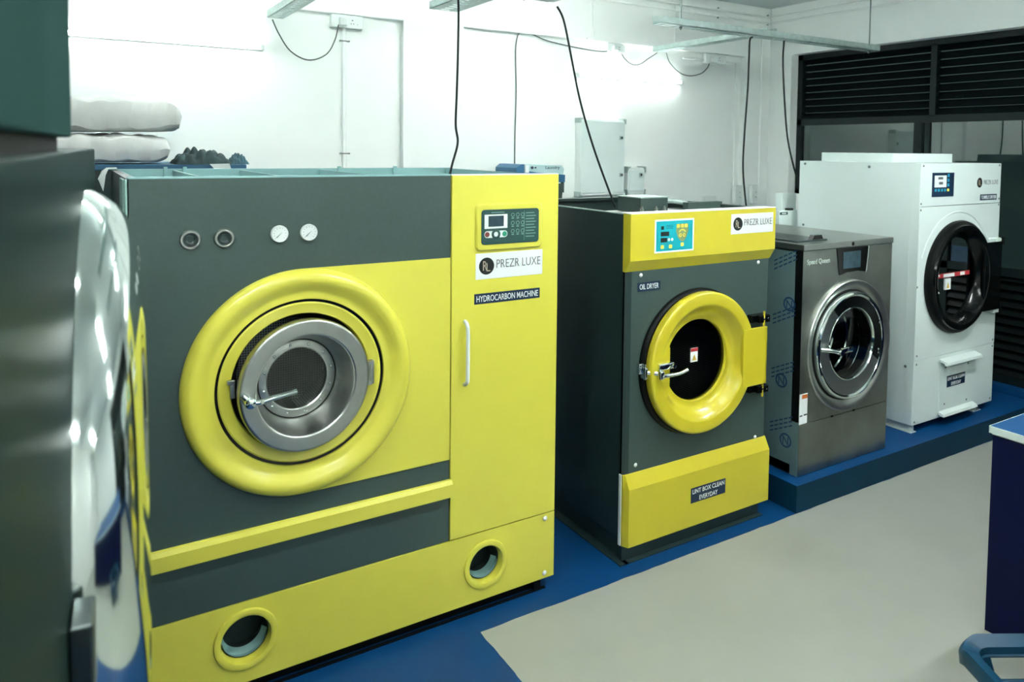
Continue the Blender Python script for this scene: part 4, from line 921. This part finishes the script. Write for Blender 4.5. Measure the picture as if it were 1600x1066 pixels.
def saddle(x, y, z, label, ax='x'):
    g = MB()
    if ax == 'x': g.box(x-.035, x+.035, y-.016, y+.002, z-.004, z+.004).cyl((x-.03, y-.018, z), (x-.03, y, z), .006, 8).cyl((x+.03, y-.018, z), (x+.03, y, z), .006, 8)
    else: g.cyl((x, y-.016, z+.045), (x, y, z+.045), .006, 8).cyl((x, y-.016, z-.045), (x, y, z-.045), .006, 8)
    o = obj('pipe_saddle', g, M['ink_grey'] if False else M['bolt'], None, origin=(x, y, z)); tag(o, label, 'pipe clip', 'conduit saddles')
saddle(2.375, 2.432, 2.685, 'upper pipe clip on the left conduit'); saddle(2.375, 2.432, 1.905, 'lower pipe clip on the left conduit')
saddle(5.92, 2.378, 3.24, 'pipe clip on the twin ceiling conduits, before the corner', 'z'); saddle(6.60, 2.378, 3.24, 'pipe clip on the twin ceiling conduits, at the corner', 'z')

# distribution boards
def board(x0, x1, z0, z1, label, octo=False, knobs=()):
    T = empty('distribution_board', ((x0+x1)/2, 2.445, z0), label, 'electrical box', 'wall distribution boards')
    obj('enclosure', MB().box(x0+.008, x1-.008, 2.375, 2.445, z0+.008, z1-.008, .004), M['plastic'], T)
    d = .026 if octo else .018
    obj('door', MB().box(x0+d*.8, x1-d*.8, 2.368, 2.376, z0+d*1.6, z1-d*1.2, .003), M['white'], T)
    s = .045 if octo else .030
    for X, sx in ((x0, 1), (x1, -1)):
        for Z, sz in ((z0, 1), (z1, -1)):
            P = [(X, Z), (X+sx*s, Z), (X+sx*s*.35, Z+sz*s*.4), (X, Z+sz*s*1.2)]
            if not octo: P = [(X, Z), (X+sx*s*1.1, Z), (X+sx*s*1.1, Z+sz*s*.45), (X+sx*s*.5, Z+sz*s*.5), (X+sx*s*.45, Z+sz*s*1.4), (X, Z+sz*s*1.4)]
            obj('corner_cap', MB().prism(P, 'y', 2.366, 2.440), M['galv'], T)
    for x, z in knobs:
        kp = obj('lock', MB().box(x-.016, x+.016, 2.362, 2.369, z-.016, z+.016, .002), M['galv'], T)
        obj('lock_key', MB().cyl((x+.003, 2.356, z), (x+.003, 2.363, z), .009, 12), M['logo_black'], kp)
board(4.352, 4.845, 1.555, 2.216, 'large white distribution board on the back wall, above the oil dryer', knobs=((4.79, 2.055), (4.795, 1.735)))
board(4.868, 5.075, 1.550, 1.806, 'small white distribution board beside the large one', True, knobs=((5.015, 1.735),))

# blue printed appliance box by the wall behind the largest machine
def wall_unit():
    T = empty('chemical_dispenser', (3.74, 2.2, 0), 'pale blue printed unit showing behind the top right of the largest machine', 'dispenser')
    obj('front_cover', MB().prism([(3.56, 1.70), (3.93, 1.70), (3.945, 1.80), (3.925, 1.828), (3.60, 1.836), (3.55, 1.80)], 'y', 2.0, 2.30), M['box_pale'], T)
    obj('end_cap', MB().prism([(3.52, 1.70), (3.585, 1.70), (3.585, 1.838), (3.555, 1.836), (3.52, 1.81)], 'y', 1.995, 2.31), M['box_blue'], T)
    obj('blue_band', MB().prism([(3.60, 1.79), (3.70, 1.775), (3.95, 1.757), (3.95, 1.70), (3.60, 1.70)], 'y', 1.992, 2.305), M['box_blue'], T)
    obj('square_button', MB().box(3.590, 3.622, 1.985, 2.0, 1.775, 1.832), M['ink_white'], T)
    obj('red_patch', MB().cyl((3.655, 1.990, 1.812), (3.655, 2.0, 1.812), .010, 10).cyl((3.684, 1.990, 1.812), (3.684, 2.0, 1.812), .006, 8), M['navy'], T)
    obj('lettering', text_mb('Laundry', 3.775, 3.905, 1.795, 1.823, 1.999, .01), M['navy'], T)
    obj('stand', MB().box(3.60, 3.90, 2.06, 2.26, 0, 1.70), M['plastic'], T)
    obj('pump', MB().cyl((3.91, 2.02, 1.60), (3.91, 2.02, 1.69), .03, 14).cyl((3.945, 2.02, 1.62), (3.945, 2.02, 1.70), .014, 10).box(3.86, 3.93, 2.0, 2.05, 1.57, 1.60), M['grey2'], T)
wall_unit()

# pale valve box behind the washer, with a plug
def valve_box():
    T = empty('control_box', (5.2, 1.02, .15), 'pale green-white control box standing behind the stainless washer', 'box')
    obj('box', MB().box(5.165, 5.365, .98, 1.06, 1.395, 1.515, .004), M['white'], T)
    obj('upper_box', MB().box(5.255, 5.41, 1.03, 1.10, 1.512, 1.640, .004), M['white'], T)
    obj('post', MB().box(5.18, 5.36, 1.0, 1.05, .152, 1.395), M['white'], T)
    obj('name_plate', MB().box(5.172, 5.255, .977, .980, 1.485, 1.505), M['green_panel'], T)
    obj('name_lines', MB().box(5.19, 5.237, .976, .977, 1.491, 1.499), M['white'], T)
    obj('socket_block', MB().box(5.275, 5.325, .985, 1.02, 1.515, 1.53), M['logo_black'], T)
valve_box()

# ------------------------------------------------------------------ rack with pillows and garments behind the largest machine
def rack():
    T = empty('storage_rack', (1.1, 1.85, 0), 'tall rack with a blue shelf top behind the largest machine', 'rack')
    obj('shelf_top', MB().box(.45, 1.53, 1.45, 2.25, 1.826, 1.852, .003), M['table_blue'], T)
    for x in (.48, 1.50):
        for y in (1.49, 2.21): obj('leg', MB().box(x-.02, x+.02, y-.02, y+.02, 0, 1.826), M['steel_dark'], T)
    obj('front_panel', MB().box(.46, 1.50, 1.470, 1.476, .05, 1.826), M['dark'], T)  # dark sheet added under the shelf to darken the pale gap there
    obj('lower_shelf', MB().box(.46, 1.52, 1.47, 2.23, .60, .62).box(.46, 1.52, 1.47, 2.23, 1.2, 1.22), M['table_blue'], T)
rack()
o = obj('white_rag', MB().prism([(.835, 1.80), (.850, 1.835), (.868, 1.849), (.905, 1.850), (.905, 1.846), (.872, 1.844), (.862, 1.82), (.852, 1.75)], 'y', .98, 1.075), M['sign'], None, origin=(.88, 1.03, 1.846)); tag(o, 'small white rag over the rear left corner of the largest machine', 'rag')
def pillow(name, c, W, D, H, label, cat, m, rz=0., tilt=0., seed=1, group=None, wr=.006):
    rnd = random.Random(seed); N, K = 40, 28; vs = []; fs = []
    ph = [rnd.uniform(0, 6.28) for _ in range(8)]
    for side in (1, -1):
        for i in range(N+1):
            for j in range(K+1):
                u = i/N*2-1; v = j/K*2-1
                e = max(0, (1-u**4))**.5*max(0, (1-v**4))**.5
                x = u*W/2*(1-.05*(v*v)); y = v*D/2*(1-.05*(u*u))
                z = side*H/2*e**.55
                z += wr*e*(math.sin(9*u+3*v+ph[0])+math.sin(14*u-7*v+ph[1])*.6+math.sin(22*v+5*u+ph[2])*.4)+wr*(1-e)*math.sin(18*u+ph[3])
                if side < 0: z = max(z, -H/2*.85)
                vs.append((x, y, z))
    b = (N+1)*(K+1)
    for s_ in (0, b):
        for i in range(N):
            for j in range(K):
                a = s_+i*(K+1)+j; fs.append([a, a+1, a+K+2, a+K+1])
    mb = MB().add(vs, fs, True)
    R = Matrix.Translation(c) @ Matrix.Rotation(rz, 4, 'Z') @ Matrix.Rotation(tilt, 4, 'Y')
    mb.v = [tuple(R @ Vector(v)) for v in mb.v]
    o = obj(name, mb, m, None, origin=c); tag(o, label, cat, group)
    return o
pillow('pillow', (.90, 1.75, 1.926), .58, .42, .150, 'lower of the two white pillows stacked on the rack', 'pillow', M['pillow'], seed=3, group='white pillows', tilt=.0, wr=.006)
pillow('pillow', (.94, 1.78, 2.100), .62, .44, .19, 'upper of the two white pillows stacked on the rack', 'pillow', M['pillow'], seed=5, group='white pillows', tilt=-.02, wr=.007)
def pile(name, cx, cy, cz, W, D, H, m, label, cat, seed, spikes=()):
    rnd = random.Random(seed); N, K = 56, 30; ph = [rnd.uniform(0, 6.28) for _ in range(10)]
    vs = []; fs = []
    for i in range(N+1):
        for j in range(K+1):
            u = i/N*2-1; v = j/K*2-1
            e = max(0, 1-abs(u)**3.2)**.6*max(0, 1-abs(v)**3.2)**.6
            f = .66+.16*math.sin(6*u+3*v+ph[0])+.22*abs(math.sin(9*u-3*v+ph[1]))-.05+.07*math.sin(15*u+4*v+ph[2])+.05*math.sin(12*v+ph[3])
            vs.append((cx+u*W/2, cy+v*D/2, cz+H*e*f*(1-.25*u*0)))
    for i in range(N):
        for j in range(K):
            a = i*(K+1)+j; fs.append([a, a+1, a+K+2, a+K+1])
    b = len(vs); vs += [(v[0], v[1], cz) for v in vs[:]]
    fs += [[q+b for q in reversed(f)] for f in fs[:]]
    o = obj(name, MB().add(vs, fs, True), m, None, origin=(cx, cy, cz)); tag(o, label, cat); return o
pile('garment_pile', 1.325, 1.60, 1.853, .27, .30, .085, M['cloth_dark'], 'crumpled dark striped garments beside the pillows', 'clothes', 11)
pile('blue_cloth', 1.505, 1.56, 1.853, .085, .20, .06, M['cloth_blue'], 'crumpled blue-grey cloth at the right end of the rack', 'cloth', 4)
o = obj('white_paper', MB().prism([(1.345, 1.856), (1.44, 1.858), (1.45, 1.826), (1.375, 1.822)], 'y', 1.425, 1.43), M['sign'], None, origin=(1.4, 1.43, 1.83)); tag(o, 'small white paper hanging over the rack edge below the garments', 'paper')

# things outside the dark glass
def outside():
    T = empty('standpipe', (7.3, .10, 0), 'pale standpipe with a flat head seen through the dark door glass', 'pipe')
    obj('pipe', MB().cyl((7.3, .10, 0), (7.3, .10, 1.86), .012, 10), M['galv'], T)
    obj('head', MB().box(7.25, 7.35, -.10, .16, 1.86, 1.90), M['galv'], T)
    o = obj('brown_carton', MB().box(7.2, 7.5, -.35, .05, 0, 1.55, .005), M['crate'], None, origin=(7.35, -.15, 0)); tag(o, 'tall brown carton seen through the dark door glass', 'carton')
outside()
